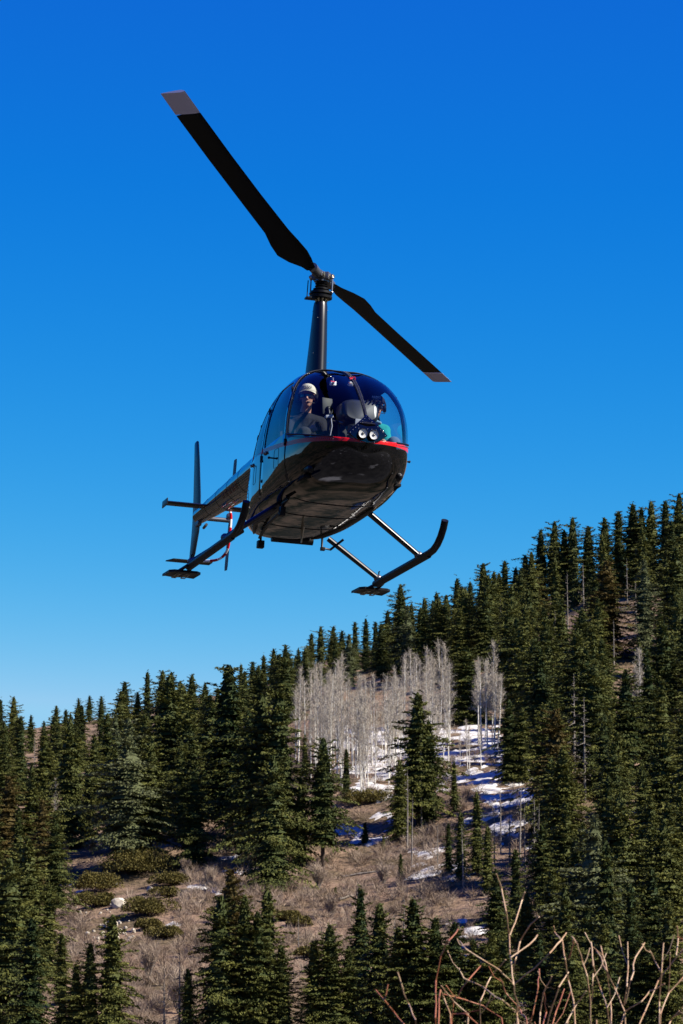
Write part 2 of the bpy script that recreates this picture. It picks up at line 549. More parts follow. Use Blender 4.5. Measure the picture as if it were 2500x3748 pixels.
# snow lying in patches on the slope: a sheet that rises through the ground where it is thick
SNOW = [  # display-pixel centre, half width, half height, strength
    (830, 1695, 95, 26, 1.1), (950, 1720, 110, 34, 1.2), (880, 1770, 110, 30, 1.1), (1010, 1690, 60, 30, 1.0),
    (850, 1815, 70, 18, .9), (1000, 1790, 70, 26, 1.0), (1110, 1740, 80, 24, 1.2), (1130, 1790, 90, 28, 1.5),
    (1170, 1835, 60, 30, 1.4), (1090, 1690, 50, 30, 1.1), (1180, 1905, 50, 36, 1.0), (1130, 1880, 45, 30, .9),
    (975, 1960, 42, 16, 1.1), (1010, 1990, 50, 20, 1.2), (960, 2010, 20, 8, .7), (1035, 2015, 30, 16, .8),
    (830, 1905, 60, 14, 1.0), (880, 1880, 34, 12, 1.0), (840, 1930, 40, 10, .8), (790, 1915, 20, 10, .8),
    (520, 1965, 32, 10, 1.0), (545, 2005, 34, 9, 1.0), (500, 2045, 20, 7, .7), (455, 2038, 26, 7, .8), (520, 1985, 22, 7, .7),
    (225, 2030, 60, 7, 1.2), (175, 2046, 24, 5, .9), (190, 2005, 22, 6, .7), (260, 2018, 26, 6, .8),
    (770, 1556, 18, 12, 1.0), (745, 1580, 12, 8, .8), (765, 1600, 14, 6, .7),
    (1080, 2140, 34, 14, 1.0), (1060, 2115, 22, 8, .8), (1245, 2158, 20, 10, 1.0), (1085, 2180, 26, 16, .8), (990, 2090, 14, 10, .8),
    (1365, 1985, 14, 8, .9), (1300, 2120, 14, 7, .8), (1340, 1750, 14, 6, .8), (405, 2125, 12, 7, 1.0), (1270, 1850, 10, 6, .7),
    (1500, 1630, 14, 10, .7), (905, 2350, 20, 18, .8), (955, 2310, 14, 10, .8), (830, 2200, 8, 6, .6), (1060, 2240, 12, 6, .7)]
def build_snow():
    x = np.arange(-85, 95, 0.8); y = np.arange(380, 830, 1.3)
    X, Y = np.meshgrid(x, y)
    Z = ground_z(X, Y)
    # image position of each ground point
    f = (Y * cp + (Z - CAM[2]) * sp)
    uu = (1250 + FPX * X / f) / S_
    vv = (1874 + FPX * (Y * sp - (Z - CAM[2]) * cp) / f) / S_
    m = np.full(X.shape, -1.0)
    for (cx, cy, hw, hh, st) in SNOW:
        d = ((uu - cx) / hw) ** 2 + ((vv - cy) / hh) ** 2
        m = np.maximum(m, st * (1 - d))
    n = fbm(X / 2.0, Y / 3.2, 4) * 2.6 + fbm(X / 0.9, Y / 1.2, 2) * 0.9
    h = np.clip(m, -1, 0.8) * 0.9 + n
    keep = (h > -0.35) & (m > -0.9)
    H = Z - 0.14 + np.clip(h, -0.4, 0.9) * 0.42
    ii = -np.ones(X.shape, int)
    cell = keep[:-1, :-1] | keep[1:, :-1] | keep[:-1, 1:] | keep[1:, 1:]
    used = np.zeros(X.shape, bool)
    used[:-1, :-1] |= cell; used[1:, :-1] |= cell; used[:-1, 1:] |= cell; used[1:, 1:] |= cell
    ii[used] = np.arange(used.sum())
    a, b = np.nonzero(cell)
    q = np.stack([ii[a, b], ii[a, b + 1], ii[a + 1, b + 1], ii[a + 1, b]], 1)
    o = mesh_np('snow_patches', np.stack([X[used], Y[used], H[used]], 1), q, M['snow'], smooth=True)
    tag(o, 'old white snow lying in broken patches between the aspens and firs', 'snow', kind='stuff')
build_snow()
# ----------------------------------------------------------------------------
# trees
# ----------------------------------------------------------------------------
def unit(v):
    return v / (np.linalg.norm(v, axis=-1, keepdims=True) + 1e-9)

def make_trunk_mesh(H, r0, rng, lean=0.0, top=0.02, n=7):
    mb = MB()
    k = 7
    pts = []; rad = []
    ph = rng.random() * 6.28
    for i in range(k):
        t = i / (k - 1)
        pts.append((lean * H * t * math.cos(ph) + 0.04 * math.sin(5 * t + ph), lean * H * t * math.sin(ph), -0.8 + t * (H + 0.8)))
        rad.append(r0 * (1 - t) ** 0.8 + top)
    mb.tube(pts, rad, n)
    return mb

def conifer(H, Wd, seed, prof='cone', dens=1.0, skirt=0.06, ragged=0.25):
    """needle sprays in flat drooping pads on whorled branches; returns vertex, face and tint arrays"""
    rng = np.random.default_rng(seed)
    V_, T_ = [], []
    z = skirt * H
    lump = rng.random(64)
    blunt = {'cone': .34, 'col': .55, 'irr': .50}[prof] * (0.8 + .4 * rng.random())
    while z < H * 0.992:
        q = z / H
        if prof == 'cone':    r = Wd * (1 - q) ** 0.54
        elif prof == 'col':   r = Wd * min(1.0, (1 - q) * 2.1) ** 0.72 * (0.82 + 0.18 * math.sin(q * 3.1))
        else:                 r = Wd * (1 - q) ** 0.58 * (0.85 + 0.15 * math.sin(q * 9 + seed))
        r = max(r, blunt * min(1, (1 - q) * 14) ** .6)
        r = r * (0.94 + 0.12 * lump[int(q * 34) % 64]) + 0.12
        nb = max(4, int(round((4.0 + 3.6 * r / max(Wd, .1)) * (0.6 + 0.4 * dens))))
        a0 = rng.random() * 6.28
        for b in range(nb):
            a = a0 + 6.283 * b / nb + rng.normal() * 0.28
            L = r * (1 + ragged * rng.normal()) * (0.60 + 0.62 * lump[(int((a % 6.283) / 6.283 * 8) * 5 + int(q * 13 + (a % 6.283)) * 3) % 64])
            L = max(L, 0.28)
            if rng.random() < 0.07: continue
            zb = z + rng.normal() * 0.42
            up = 0.70 * q ** 2 - 0.10 + rng.normal() * 0.09
            dr = 0.34 * (1 - q) + 0.05
            n = max(10, int(L * 34 * dens))
            t = 0.12 + 0.90 * rng.random(n) ** 0.8
            lat = rng.normal(size=n) * 0.17 * L * (0.35 + np.sin(np.pi * np.clip(t, 0, 1)) * 0.9)
            ca, sa = math.cos(a), math.sin(a)
            zz = zb + L * (up * t - dr * t * t) - 0.10 * np.abs(lat) + rng.normal(size=n) * 0.055
            c = np.stack([ca * L * t - sa * lat, sa * L * t + ca * lat, zz], 1)
            da = a + np.sign(lat) * 0.5 * rng.random(n) + rng.normal(size=n) * 0.35
            pit = up - 2 * dr * t - 0.10 + rng.normal(size=n) * 0.40
            d = np.stack([np.cos(da) * np.cos(pit), np.sin(da) * np.cos(pit), np.sin(pit)], 1)
            s = unit(np.cross(d, np.array([0, 0, 1.0])))
            nn = np.cross(s, d)
            ro = (rng.normal(size=n) * 0.75)[:, None]
            s = s * np.cos(ro) + nn * np.sin(ro)
            ln = ((0.17 + 0.19 * rng.random(n)) * (0.6 + 0.4 * min(1, L / 1.2)))[:, None]
            wd = ln * (0.24 + 0.14 * rng.random(n))[:, None]
            c = c - d * ln * 0.4
            V_.append(np.stack([c - s * wd, c + s * wd, c + d * ln], 1).reshape(-1, 3))
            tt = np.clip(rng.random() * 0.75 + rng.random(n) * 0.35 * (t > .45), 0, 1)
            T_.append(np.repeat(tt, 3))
        # inner panels near the trunk, added to block sun and tinted dark as shade
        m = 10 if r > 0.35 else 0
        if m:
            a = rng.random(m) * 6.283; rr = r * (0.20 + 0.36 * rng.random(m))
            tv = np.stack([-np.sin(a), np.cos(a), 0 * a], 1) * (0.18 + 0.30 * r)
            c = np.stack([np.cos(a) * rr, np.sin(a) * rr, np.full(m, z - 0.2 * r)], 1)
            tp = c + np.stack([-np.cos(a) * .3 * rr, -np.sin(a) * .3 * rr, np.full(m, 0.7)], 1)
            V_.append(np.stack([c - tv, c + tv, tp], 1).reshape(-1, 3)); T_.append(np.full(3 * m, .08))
        z += (0.24 + 0.26 * rng.random()) * (0.72 + 0.5 * (1 - q))
    n = 16
    b = np.stack([rng.normal(size=n) * .04, rng.normal(size=n) * .04, H - 0.9 + 0.85 * rng.random(n)], 1)
    d = unit(np.stack([rng.normal(size=n) * .5, rng.normal(size=n) * .5, np.ones(n)], 1)); s = unit(np.cross(d, rng.normal(size=(n, 3)))) * 0.06
    V_.append(np.stack([b - s, b + s, b + d * 0.32], 1).reshape(-1, 3)); T_.append(np.full(3 * n, .5))
    V_ = np.concatenate(V_); F_ = np.arange(len(V_)).reshape(-1, 3)
    return V_, F_, np.concatenate(T_)

def proto_conifer(nm, H, Wd, seed, mt, **kw):
    rng = np.random.default_rng(seed + 100)
    root = bpy.data.objects.new(nm, None); link(root)
    make_trunk_mesh(H, 0.012 * H + 0.02, rng).build('trunk', M['bark'], root)
    v, f, t = conifer(H, Wd, seed, **kw)
    mesh_np('crown', v, f, M[mt], root, tint=t)
    root['H'] = H
    return root

def snag_mesh(H, seed, branchy=1.0):
    rng = np.random.default_rng(seed)
    mb = make_trunk_mesh(H, 0.012 * H + 0.03, rng, lean=0.02 * rng.normal(), top=0.015)
    br = MB()
    nb = int(46 * branchy)
    for i in range(nb):
        q = 0.16 + 0.80 * rng.random()
        a = rng.random() * 6.28
        L = H * 0.12 * (1.05 - q) * (0.4 + rng.random())
        p = np.array([0, 0, q * H]); d = np.array([math.cos(a), math.sin(a), -0.15 + 0.5 * rng.random() * (q > .6) - 0.2 * rng.random()])
        m = p + d * L * 0.5; e = p + d * L + np.array([0, 0, 0.12 * L * rng.normal()])
        br.tube([p, m, e], [0.055, 0.04, 0.02], 4, caps=False)
        for k in range(2):
            t = 0.4 + 0.5 * rng.random(); s = p + (e - p) * t
            dd = unit(d + rng.normal(size=3) * 0.6); br.tube([s, s + dd * L * 0.35], [0.035, 0.015], 3, caps=False)
    return mb, br

def aspen_mesh(H, seed):
    rng = np.random.default_rng(seed)
    mb = make_trunk_mesh(H, 0.0098 * H, rng, lean=0.03 * rng.normal(), top=0.012)
    lim = MB()
    tv = []
    nl = 26
    def twigs(p, d, L, n):
        for i in range(n):
            t = 0.25 + 0.75 * rng.random()
            s = p + d * L * t
            dd = unit(d * 0.7 + np.array([0, 0, 0.45]) + rng.normal(size=3) * 0.55)
            ln = 0.55 + 0.75 * rng.random()
            sd = unit(np.cross(dd, rng.normal(size=3))) * 0.024
            e = s + dd * ln
            tv.extend([s - sd, s + sd, e])
            for k in range(2):
                t2 = 0.3 + 0.6 * rng.random(); s2 = s + dd * ln * t2
                d2 = unit(dd + rng.normal(size=3) * 0.6); sd2 = unit(np.cross(d2, rng.normal(size=3))) * 0.016
                tv.extend([s2 - sd2, s2 + sd2, s2 + d2 * ln * 0.6])
    for i in range(nl):
        q = 0.42 + 0.55 * (i + rng.random()) / nl
        a = rng.random() * 6.28
        L = H * (0.13 * (1.15 - q) + 0.04) * (0.7 + 0.6 * rng.random())
        el = 0.70 + 0.5 * rng.random() + 0.4 * (q > .8)
        d = np.array([math.cos(a) * math.cos(el), math.sin(a) * math.cos(el), math.sin(el)])
        p = np.array([0, 0, q * H])
        m = p + d * L * 0.5 + rng.normal(size=3) * 0.06
        e = m + unit(d + np.array([0, 0, 0.35])) * L * 0.5
        lim.tube([p, m, e], [0.045 * (1.3 - q), 0.03, 0.012], 4, caps=False)
        twigs(p, d, L, int(5 + 6 * L))
    tv = np.array(tv)
    return mb, lim, tv

def proto_aspen(seed, H):
    root = bpy.data.objects.new('bare_aspen', None); link(root)
    mb, lim, tv = aspen_mesh(H, seed)
    mb.build('trunk', M['aspenbark'], root)
    k = len(lim.v); v = np.concatenate([np.array(lim.v), tv])
    f4 = np.array(lim.f)
    tri = np.concatenate([f4[:, [0, 1, 2]], f4[:, [0, 2, 3]], np.arange(len(tv)).reshape(-1, 3) + k])
    mesh_np('crown', v, tri, M['aspentwig'], root)
    root['H'] = H
    return root

def proto_snag(seed, H, br=1.0):
    root = bpy.data.objects.new('dead_snag', None); link(root)
    mb, b = snag_mesh(H, seed, br)
    mb.build('trunk', M['snagwood'], root)
    b.build('branches', M['snagwood'], root, smooth=False)['kind'] = 'stuff'
    root['H'] = H
    return root

PROTO = {
    'fir': [proto_conifer('fir_tree', 17, 2.5, 1, 'needle', prof='cone'),
            proto_conifer('fir_tree', 17, 2.1, 2, 'needle', prof='col'),
            proto_conifer('fir_tree', 17, 2.9, 3, 'needle', prof='cone', ragged=.35),
            proto_conifer('fir_tree', 17, 2.3, 4, 'needle', prof='col', ragged=.4, skirt=.12),
            proto_conifer('fir_tree', 17, 2.7, 5, 'needle', prof='irr', ragged=.3),
            proto_conifer('fir_tree', 17, 2.0, 6, 'needle', prof='cone', ragged=.3),
            proto_conifer('fir_tree', 17, 2.3, 13, 'needle', prof='col', ragged=.5, skirt=.2, dens=.8),
            proto_conifer('fir_tree', 17, 2.6, 14, 'needle', prof='irr', ragged=.5, dens=.75),
            proto_conifer('fir_tree', 17, 1.8, 15, 'needle', prof='col', ragged=.35),
            proto_conifer('fir_tree', 17, 2.8, 16, 'needle', prof='cone', ragged=.45, skirt=.14)],
    'wide': [proto_conifer('fir_tree', 17, 3.7, 7, 'needle', prof='cone', ragged=.3),
             proto_conifer('fir_tree', 17, 4.2, 8, 'needle', prof='irr', ragged=.35)],
    'pale': [proto_conifer('fir_tree', 17, 3.6, 9, 'needle_pale', prof='irr', ragged=.45, dens=.85)],
    'rust': [proto_conifer('fir_tree', 17, 2.9, 10, 'needle_rust', prof='cone', ragged=.35)],
    'slim': [proto_conifer('fir_tree', 17, 1.5, 12, 'needle', prof='cone', ragged=.35, dens=.85)],
    'small': [proto_conifer('fir_sapling', 5, 1.1, 11, 'needle', prof='cone')],
    'aspen': [proto_aspen(20 + i, 15) for i in range(6)],
    'snag': [proto_snag(40 + i, 15, b) for i, b in enumerate((1.0, 0.45, 1.4, 0.7))],
}
_used = set()
def plant(kind, pos, height, label, cat, group, name=None, spread=1.0, variant=None):
    pl = PROTO[kind]
    i = random.randrange(len(pl)) if variant is None else variant
    p = pl[i]
    if (kind, i) in _used:
        o = copy_tree(p)
    else:
        o = p; _used.add((kind, i))
    s = height / p['H']
    o.location = tuple(pos)
    spread *= 1.28 if kind in ('fir', 'slim', 'rust', 'small') else (1.25 if kind == 'wide' else (1.15 if kind == 'pale' else 1.0))
    o.scale = (s * spread, s * spread, s)
    o.rotation_euler = (0, 0, random.random() * 6.28)
    for k in list(o.keys()):
        if k in ('label', 'category', 'group'): del o[k]
    return tag(o, label, cat, group)

placed = []      # ground positions taken
def tree_px(kind, x, top, base, label=None, group=None, spread=1.0, cat=None, variant=None):
    """x, top and base in display pixels of the photograph; stands on the slope under its base"""
    p = ground_at(x * S_, base * S_)
    h = (base - top) * S_ / FPX * p[1] * 1.0
    placed.append((p[0], p[1]))
    cats = {'aspen': 'aspen', 'snag': 'dead tree'}
    return plant(kind, p, h, label, cat or cats.get(kind, 'fir'), group, spread=spread, variant=variant)

G_SKY = 'firs along the skyline'
G_LEFT = 'firs on the left slope'
G_RIGHT = 'firs covering the right slope'
G_MID = 'firs on the open middle slope'
G_LOW = 'firs along the bottom of the slope'
G_SNAG = 'grey dead trees'
G_ASP = 'bare aspens of the pale grove'

# (kind, x, top, base, label)   display pixels
SKYLINE = [
    (0, 1608, 1720, 'dark fir on the skyline at the far left edge'), (30, 1603, 1745, 'tall dark fir on the skyline second from the left edge'),
    (70, 1642, 1730, None), (100, 1655, 1750, None), (128, 1622, 1740, 'pointed fir on left skyline beside the bare brown ridge'),
    (150, 1630, 1730, None), (180, 1604, 1664, 'small pointed fir alone on the brown ridge at left skyline'),
    (205, 1598, 1662, 'bushy small fir on the brown ridge, right of the pointed one'), (232, 1600, 1690, 'blue-green fir at the right end of the brown ridge'),
    (285, 1566, 1720, 'tall fir rising above the right end of the brown ridge'), (315, 1590, 1730, None), (337, 1543, 1730, 'narrow spire-topped fir on the left skyline'),
    (372, 1542, 1740, 'left one of two close tall firs on the left skyline'), (392, 1544, 1740, 'right one of two close tall firs on the left skyline'),
    (440, 1550, 1730, None), (470, 1570, 1700, None), (500, 1580, 1700, None), (553, 1524, 1650, 'thin pointed fir just right of the tallest fir on left skyline'),
    (580, 1520, 1640, None), (605, 1504, 1625, None), (628, 1490, 1610, None), (655, 1480, 1590, None), (685, 1490, 1590, None),
    (715, 1455, 1580, None), (736, 1438, 1580, None), (765, 1438, 1570, None), (785, 1450, 1560, None), (815, 1428, 1540, None), (840, 1420, 1540, None), (862, 1428, 1540, None),
    (890, 1400, 1540, None), (920, 1343, 1540, 'tallest fir behind the aspen grove, below the right helicopter skid'), (945, 1385, 1535, None), (975, 1372, 1535, None), (1003, 1358, 1530, None),
    (1025, 1365, 1500, None), (1050, 1328, 1500, None), (1080, 1335, 1480, None), (1110, 1293, 1470, None), (1135, 1310, 1470, None), (1160, 1288, 1450, None), (1185, 1300, 1440, None),
    (1207, 1275, 1430, None), (1243, 1213, 1410, 'tall fir where the skyline steps up above the narrow aspen clump'), (1275, 1198, 1400, None), (1297, 1215, 1400, None), (1316, 1186, 1395, None), (1352, 1206, 1390, None),
    (1390, 1188, 1380, None), (1422, 1172, 1370, None), (1455, 1155, 1360, None), (1475, 1165, 1360, None), (1497, 1148, 1350, None), (1530, 1150, 1350, None), (1562, 1132, 1340, 'dark fir at the top of the skyline on the right edge')]
sky_i = 0
for (x, t, b, lab) in SKYLINE:
    reg = 'on the left skyline' if x < 510 else ('on the skyline behind the aspen grove' if x < 1040 else 'on the high skyline of the right slope')
    knd = 'fir'
    tree_px('slim' if x in (337, 553) else knd, x, t, b, lab or ('dark green fir ' + reg), G_SKY, spread=1.0 if x > 510 else 0.95)

MIDDLE = [
    ('pale', 292, 1655, 2005, 'broad greyish fir with a sparse pale top on the left slope', 1.25),
    ('fir', 245, 1640, 1860, 'dark fir left of the broad greyish fir', 1.0),
    ('fir', 345, 1700, 1985, 'fir against the right side of the broad greyish fir', 1.0),
    ('fir', 385, 1560, 1900, 'tall fir between the broad greyish fir and the tallest fir', 1.0),
    ('wide', 445, 1775, 1990, 'bushy low fir at the foot of the left stand, right of the broad greyish fir', 0.9),
    ('fir', 430, 1640, 1900, None, 1.0),
    ('fir', 523, 1530, 1925, 'tallest full fir of the left stand, standing above the dark snow gap', 1.05),
    ('fir', 480, 1600, 1880, None, 0.9),
    ('fir', 600, 1600, 1985, 'left one of the tall fir pair beside the aspen grove', 0.95),
    ('fir', 640, 1592, 1990, 'right one of the tall fir pair beside the aspen grove', 0.95),
    ('fir', 570, 1640, 1950, None, 0.9),
    ('wide', 625, 1740, 2045, 'broad lower fir with a pale dead top in front of the tall fir pair', 0.9),
    ('fir', 690, 1790, 1995, 'fir between the broad pale-topped fir and the lone dense fir', 0.9),
    ('fir', 742, 1700, 1990, 'lone dense fir in front of the left part of the aspen grove', 1.05),
    ('slim', 795, 1720, 1840, 'small dark fir standing inside the aspen grove right of the lone dense fir', 1.2),
    ('slim', 700, 1690, 1790, 'small dark fir inside the left edge of the aspen grove', 1.2),
    ('fir', 960, 1598, 1900, 'tall dark fir in front of the right part of the aspen grove', 1.0),
    ('fir', 985, 1660, 1895, 'fir touching the right side of the tall dark fir before the grove', 0.9),
    ('fir', 918, 1748, 1930, 'shorter fir left of the tall dark fir before the aspen grove', 1.0),
    ('wide', 1072, 1485, 1660, 'bushy fir standing between the aspen grove and the narrow aspen clump', 1.5),
    ('fir', 1170, 1608, 1800, 'fir with bare lower trunk beside the upper snow patch', 1.2),
    ('fir', 1200, 1625, 1800, None, 1.0),
    ('slim', 1043, 1755, 1870, 'thin young fir at the left edge of the big snow patch', 1.1),
    ('slim', 1030, 1890, 2010, 'left one of the young firs above the lower snow patch', 1.2),
    ('slim', 1058, 1868, 2030, 'taller one of the young firs above the lower snow patch', 1.2),
    ('slim', 1095, 1820, 2010, 'thin fir standing in the middle of the snow gully', 1.1),
    ('slim', 1120, 1900, 2060, None, 1.2), ('slim', 920, 1960, 2020, 'tiny fir on the brown open slope', 1.4),
    ('fir', 1140, 2000, 2230, None, 1.0), ('fir', 1185, 1960, 2180, None, 1.0), ('fir', 1210, 2060, 2290, None, 1.0),
    ('small', 770, 2040, 2062, 'seedling fir on the open brown slope', 1.0), ('small', 838, 1895, 1940, 'small fir beside the shaded snow hollow', 1.0), ('small', 880, 1925, 1955, 'lowest small fir beside the shaded snow hollow', 1.0)]
for (k, x, t, b, lab, sprd) in MIDDLE:
    tree_px(k, x, t, b, lab or ('dark green fir in the left stand beside the tallest fir' if x < 640 else 'dark green fir at the edge of the snow gully'), G_MID if x > 660 else G_LEFT, sprd)

LEFT = [
    ('fir', 45, 1650, 1850, None, 1.0), ('fir', 100, 1680, 1900, None, 1.0), ('wide', 158, 1660, 1950, 'large fir behind the forked white aspen on the left slope', .9),
    ('fir', 10, 1690, 1880, None, 1.0), ('rust', 18, 1785, 2010, 'rusty brown fir at the left edge of the photo', 1.1), ('fir', 70, 1760, 1990, None, 1.0),
    ('rust', 95, 1840, 2070, 'brownish fir next to the forked white aspen', .9), ('fir', 125, 1880, 2110, 'green fir at the left end of the thin snow strip', 1.0),
    ('fir', 60, 1930, 2260, 'tall fir of the lower left corner stand, behind the corner fir', 1.1), ('wide', 15, 1985, 2400, 'big dense fir filling the lower left corner', .9),
    ('fir', 110, 2030, 2250, 'fir on the right side of the lower left corner stand', 1.0), ('fir', 70, 2120, 2420, None, 1.1), ('fir', 200, 1760, 1930, None, 1.0), ('fir', 215, 1690, 1870, None, .9),
    ('fir', -20, 1840, 2120, None, 1.0), ('fir', 40, 1860, 2100, None, .9), ('fir', 175, 1700, 1880, None, .9), ('fir', 330, 1640, 1860, None, .9), ('fir', 260, 1720, 1960, None, 1.0), ('fir', 415, 1700, 1930, None, .9)]
for (k, x, t, b, lab, sprd) in LEFT:
    tree_px(k, x, t, b, lab or ('dark green fir in the dense stand at the left edge' if x < 160 else 'dark green fir in the stand below the brown ridge'), G_LEFT, sprd)

LOW = [
    ('fir', 255, 2115, 2440, 'narrow bright green fir in front of the pale rock scree', .95), ('fir', 205, 2195, 2460, 'fir left of the narrow fir below the rock scree', 1.0),
    ('fir', 140, 2150, 2310, 'short fir left of the rock scree', 1.2), ('fir', 140, 2280, 2440, None, 1.1), ('fir', 172, 2260, 2480, None, 1.0),
    ('rust', 528, 2012, 2400, 'tall fir with a rusty crown top at the bottom centre left', .85), ('wide', 505, 2095, 2460, 'dark fir hugging the left side of the rusty-topped fir', .85),
    ('fir', 560, 2075, 2440, 'green fir hugging the right side of the rusty-topped fir', 1.0), ('slim', 612, 2045, 2420, 'slim fir with a thin bare tip right of the rusty-topped fir', 1.2),
    ('fir', 590, 2130, 2460, None, 1.0), ('fir', 645, 2230, 2480, None, 1.0), ('fir', 430, 2270, 2470, 'yellow green young fir at the bottom beside bare grey brush', .9), ('fir', 520, 2320, 2480, None, 1.0),
    ('fir', 757, 2165, 2460, 'fir standing alone at the bottom centre', 1.1), ('fir', 720, 2210, 2470, None, .9), ('fir', 800, 2230, 2480, None, 1.0),
    ('fir', 828, 2050, 2390, 'left fir of the close pair at the bottom centre right', .85), ('fir', 872, 2085, 2420, 'right fir of the close pair at the bottom centre right', 1.0),
    ('fir', 950, 2105, 2460, 'full green fir at the bottom between the fir pair and the twigs', 1.1), ('fir', 915, 2190, 2480, None, .9), ('fir', 1000, 2170, 2480, None, 1.0),
    ('fir', 1045, 2150, 2450, None, 1.0), ('fir', 1090, 2210, 2470, None, 1.0), ('fir', 1130, 2170, 2440, None, 1.0), ('fir', 1025, 2240, 2490, None, 1.0), ('fir', 1160, 2250, 2500, None, 1.0)]
for (k, x, t, b, lab, sprd) in LOW:
    reg = 'in the lower left stand by the rock scree' if x < 300 else ('around the rusty-topped fir at the bottom' if x < 660 else ('around the close fir pair at the bottom' if x < 920 else 'behind the foreground twigs at the bottom'))
    tree_px(k, x, t, b, lab or ('green fir ' + reg), G_LOW, sprd)

RIGHT = [
    ('fir', 1200, 1440, 1690, 'tall fir at the left edge of the right forest, above the young snow-edge firs', 1.1), ('fir', 1250, 1395, 1640, None, 1.0), ('rust', 1395, 1290, 1520, 'large rusty olive fir high on the right slope', 1.2),
    ('fir', 1290, 1375, 1600, None, 1.0), ('fir', 1340, 1400, 1640, None, 1.0), ('fir', 1285, 1750, 2000, 'full fir right of the upper snow patch', 1.1), ('fir', 1250, 1630, 1880, 'tall fir right of the fir with the bare trunk', 1.0),
    ('fir', 1282, 1640, 1850, None, .9), ('fir', 1390, 1640, 1900, None, 1.0), ('fir', 1418, 1680, 1920, None, 1.0), ('wide', 1400, 1790, 2050, None, .9), ('fir', 1480, 1780, 2040, None, 1.0),
    ('fir', 1530, 1690, 2000, None, 1.0), ('fir', 1300, 1850, 2100, None, 1.0), ('fir', 1340, 1900, 2150, None, 1.0), ('fir', 1245, 1900, 2120, None, 1.0), ('fir', 1420, 2000, 2260, None, 1.0), ('fir', 1500, 2000, 2300, None, 1.0),
    ('fir', 1270, 2000, 2260, None, 1.0), ('fir', 1350, 2090, 2370, None, 1.0), ('fir', 1450, 2150, 2440, None, 1.0), ('fir', 1540, 2100, 2420, None, 1.1), ('fir', 1240, 2150, 2420, None, 1.0), ('fir', 1310, 2200, 2460, None, 1.0), ('fir', 1390, 2230, 2500, None, 1.0), ('fir', 1490, 2250, 2500, None, 1.0)]
def right_label(x, b):
    if b > 2200: return 'dark green fir in the shaded stand behind the twigs at lower right'
    if b > 1850: return 'dark green fir on the lower right slope beside the snow gully'
    if b > 1600: return 'dark green fir on the middle of the right slope'
    return 'dark green fir high on the right slope below the skyline'
for (k, x, t, b, lab, sprd) in RIGHT:
    tree_px(k, x, t, b, lab or right_label(x, b), G_RIGHT, sprd)

# dead trees (display pixels)
SNAGS = [(968, 1700, 1905, 'grey dead trunk against the tall dark fir before the grove', 1), (935, 1770, 1960, 'leaning bare dead trunk left of the snow-gully firs', 1), (945, 1830, 1990, None, 1),
    (1005, 1890, 2000, 'thin dead pole on the lower snow patch', 3), (1065, 1900, 2060, None, 1), (1150, 1800, 1960, None, 1), (1170, 1830, 1985, None, 3), (1193, 1810, 1970, None, 1), (1205, 1850, 2020, None, 3), (1135, 1850, 1990, None, 1),
    (1235, 1850, 2080, 'tall branchy dead tree right of the snow gully', 0), (1225, 1830, 2000, None, 0), (1320, 1545, 1800, 'large branchy grey dead tree in the middle of the right slope', 2), (1343, 1600, 1840, 'second branchy grey dead tree in the middle of the right slope', 2),
    (1255, 2030, 2210, None, 1), (1265, 2040, 2230, 'straight dead pole behind the tallest foreground twig', 1), (1275, 2010, 2200, None, 3), (1505, 2020, 2200, 'thin dead pole in the dark right stand', 1), (1372, 1960, 2040, 'small branched dead pole beside a snow spot on right slope', 3),
    (1275, 1400, 1500, None, 3), (1303, 1310, 1450, None, 3), (1150, 1370, 1480, None, 0), (1250, 1280, 1400, None, 0), (1440, 1280, 1400, None, 3), (1340, 1290, 1420, None, 0),
    (1090, 1370, 1470, None, 0), (1460, 1330, 1450, None, 3), (685, 2105, 2185, 'short dead trunk on the open brown slope', 3), (500, 2120, 2300, 'pale dead trunk against the rusty-topped fir', 0), (560, 2040, 2130, None, 3),
    (590, 2240, 2440, 'pale dead spire at the bottom right of the rusty-topped fir', 2), (618, 2260, 2440, None, 2), (605, 2290, 2450, None, 0), (410, 2220, 2460, 'dead branchy tree in the grey brush at the bottom', 2), (375, 2230, 2440, None, 2),
    (820, 2020, 2110, 'bare dead pole above the bottom fir pair', 1), (905, 2100, 2250, 'dead pole right of the bottom fir pair', 1), (925, 2060, 2230, None, 1), (950, 2120, 2200, None, 3), (78, 1690, 1790, None, 0), (110, 1760, 1870, None, 0), (300, 1590, 1700, None, 0), (175, 1730, 1830, None, 0), (40, 2180, 2300, None, 0), (1410, 1420, 1540, None, 3), (1240, 1950, 2120, None, 0), (1455, 2050, 2180, None, 3)]
def inside(poly, x, y):
    r = False; n = len(poly)
    for i in range(n):
        (x1, y1), (x2, y2) = poly[i], poly[(i + 1) % n]
        if (y1 > y) != (y2 > y) and x < (x2 - x1) * (y - y1) / (y2 - y1) + x1: r = not r
    return r
# bases of further firs, by area of the photograph (display pixels)
FILL = [
    ([(1215, 1440), (1568, 1360), (1620, 1360), (1620, 2450), (1225, 2450), (1220, 1900), (1225, 1700)], 4.3, 74, 'R'),
    ([(1035, 1480), (1240, 1400), (1240, 1640), (1165, 1640), (1158, 1500), (1035, 1535)], 3.4, 15, 'R'),
    ([(560, 1660), (680, 1580), (790, 1555), (1040, 1525), (1040, 1545), (800, 1590), (690, 1660), (570, 1720)], 3.6, 12, 'S'),
    ([(900, 1535), (1130, 1485), (1140, 1570), (1045, 1560), (900, 1558)], 3.4, 13, 'S'),
    ([(-30, 1740), (240, 1720), (240, 1900), (150, 1960), (-30, 2050)], 4.2, 11, 'L'),
    ([(240, 1740), (640, 1650), (640, 1900), (420, 1900), (260, 1930)], 4.4, 9, 'L2'),
    ([(640, 1600), (780, 1560), (1040, 1535), (1040, 1520), (640, 1580)], 4.0, 5, 'S'),
]
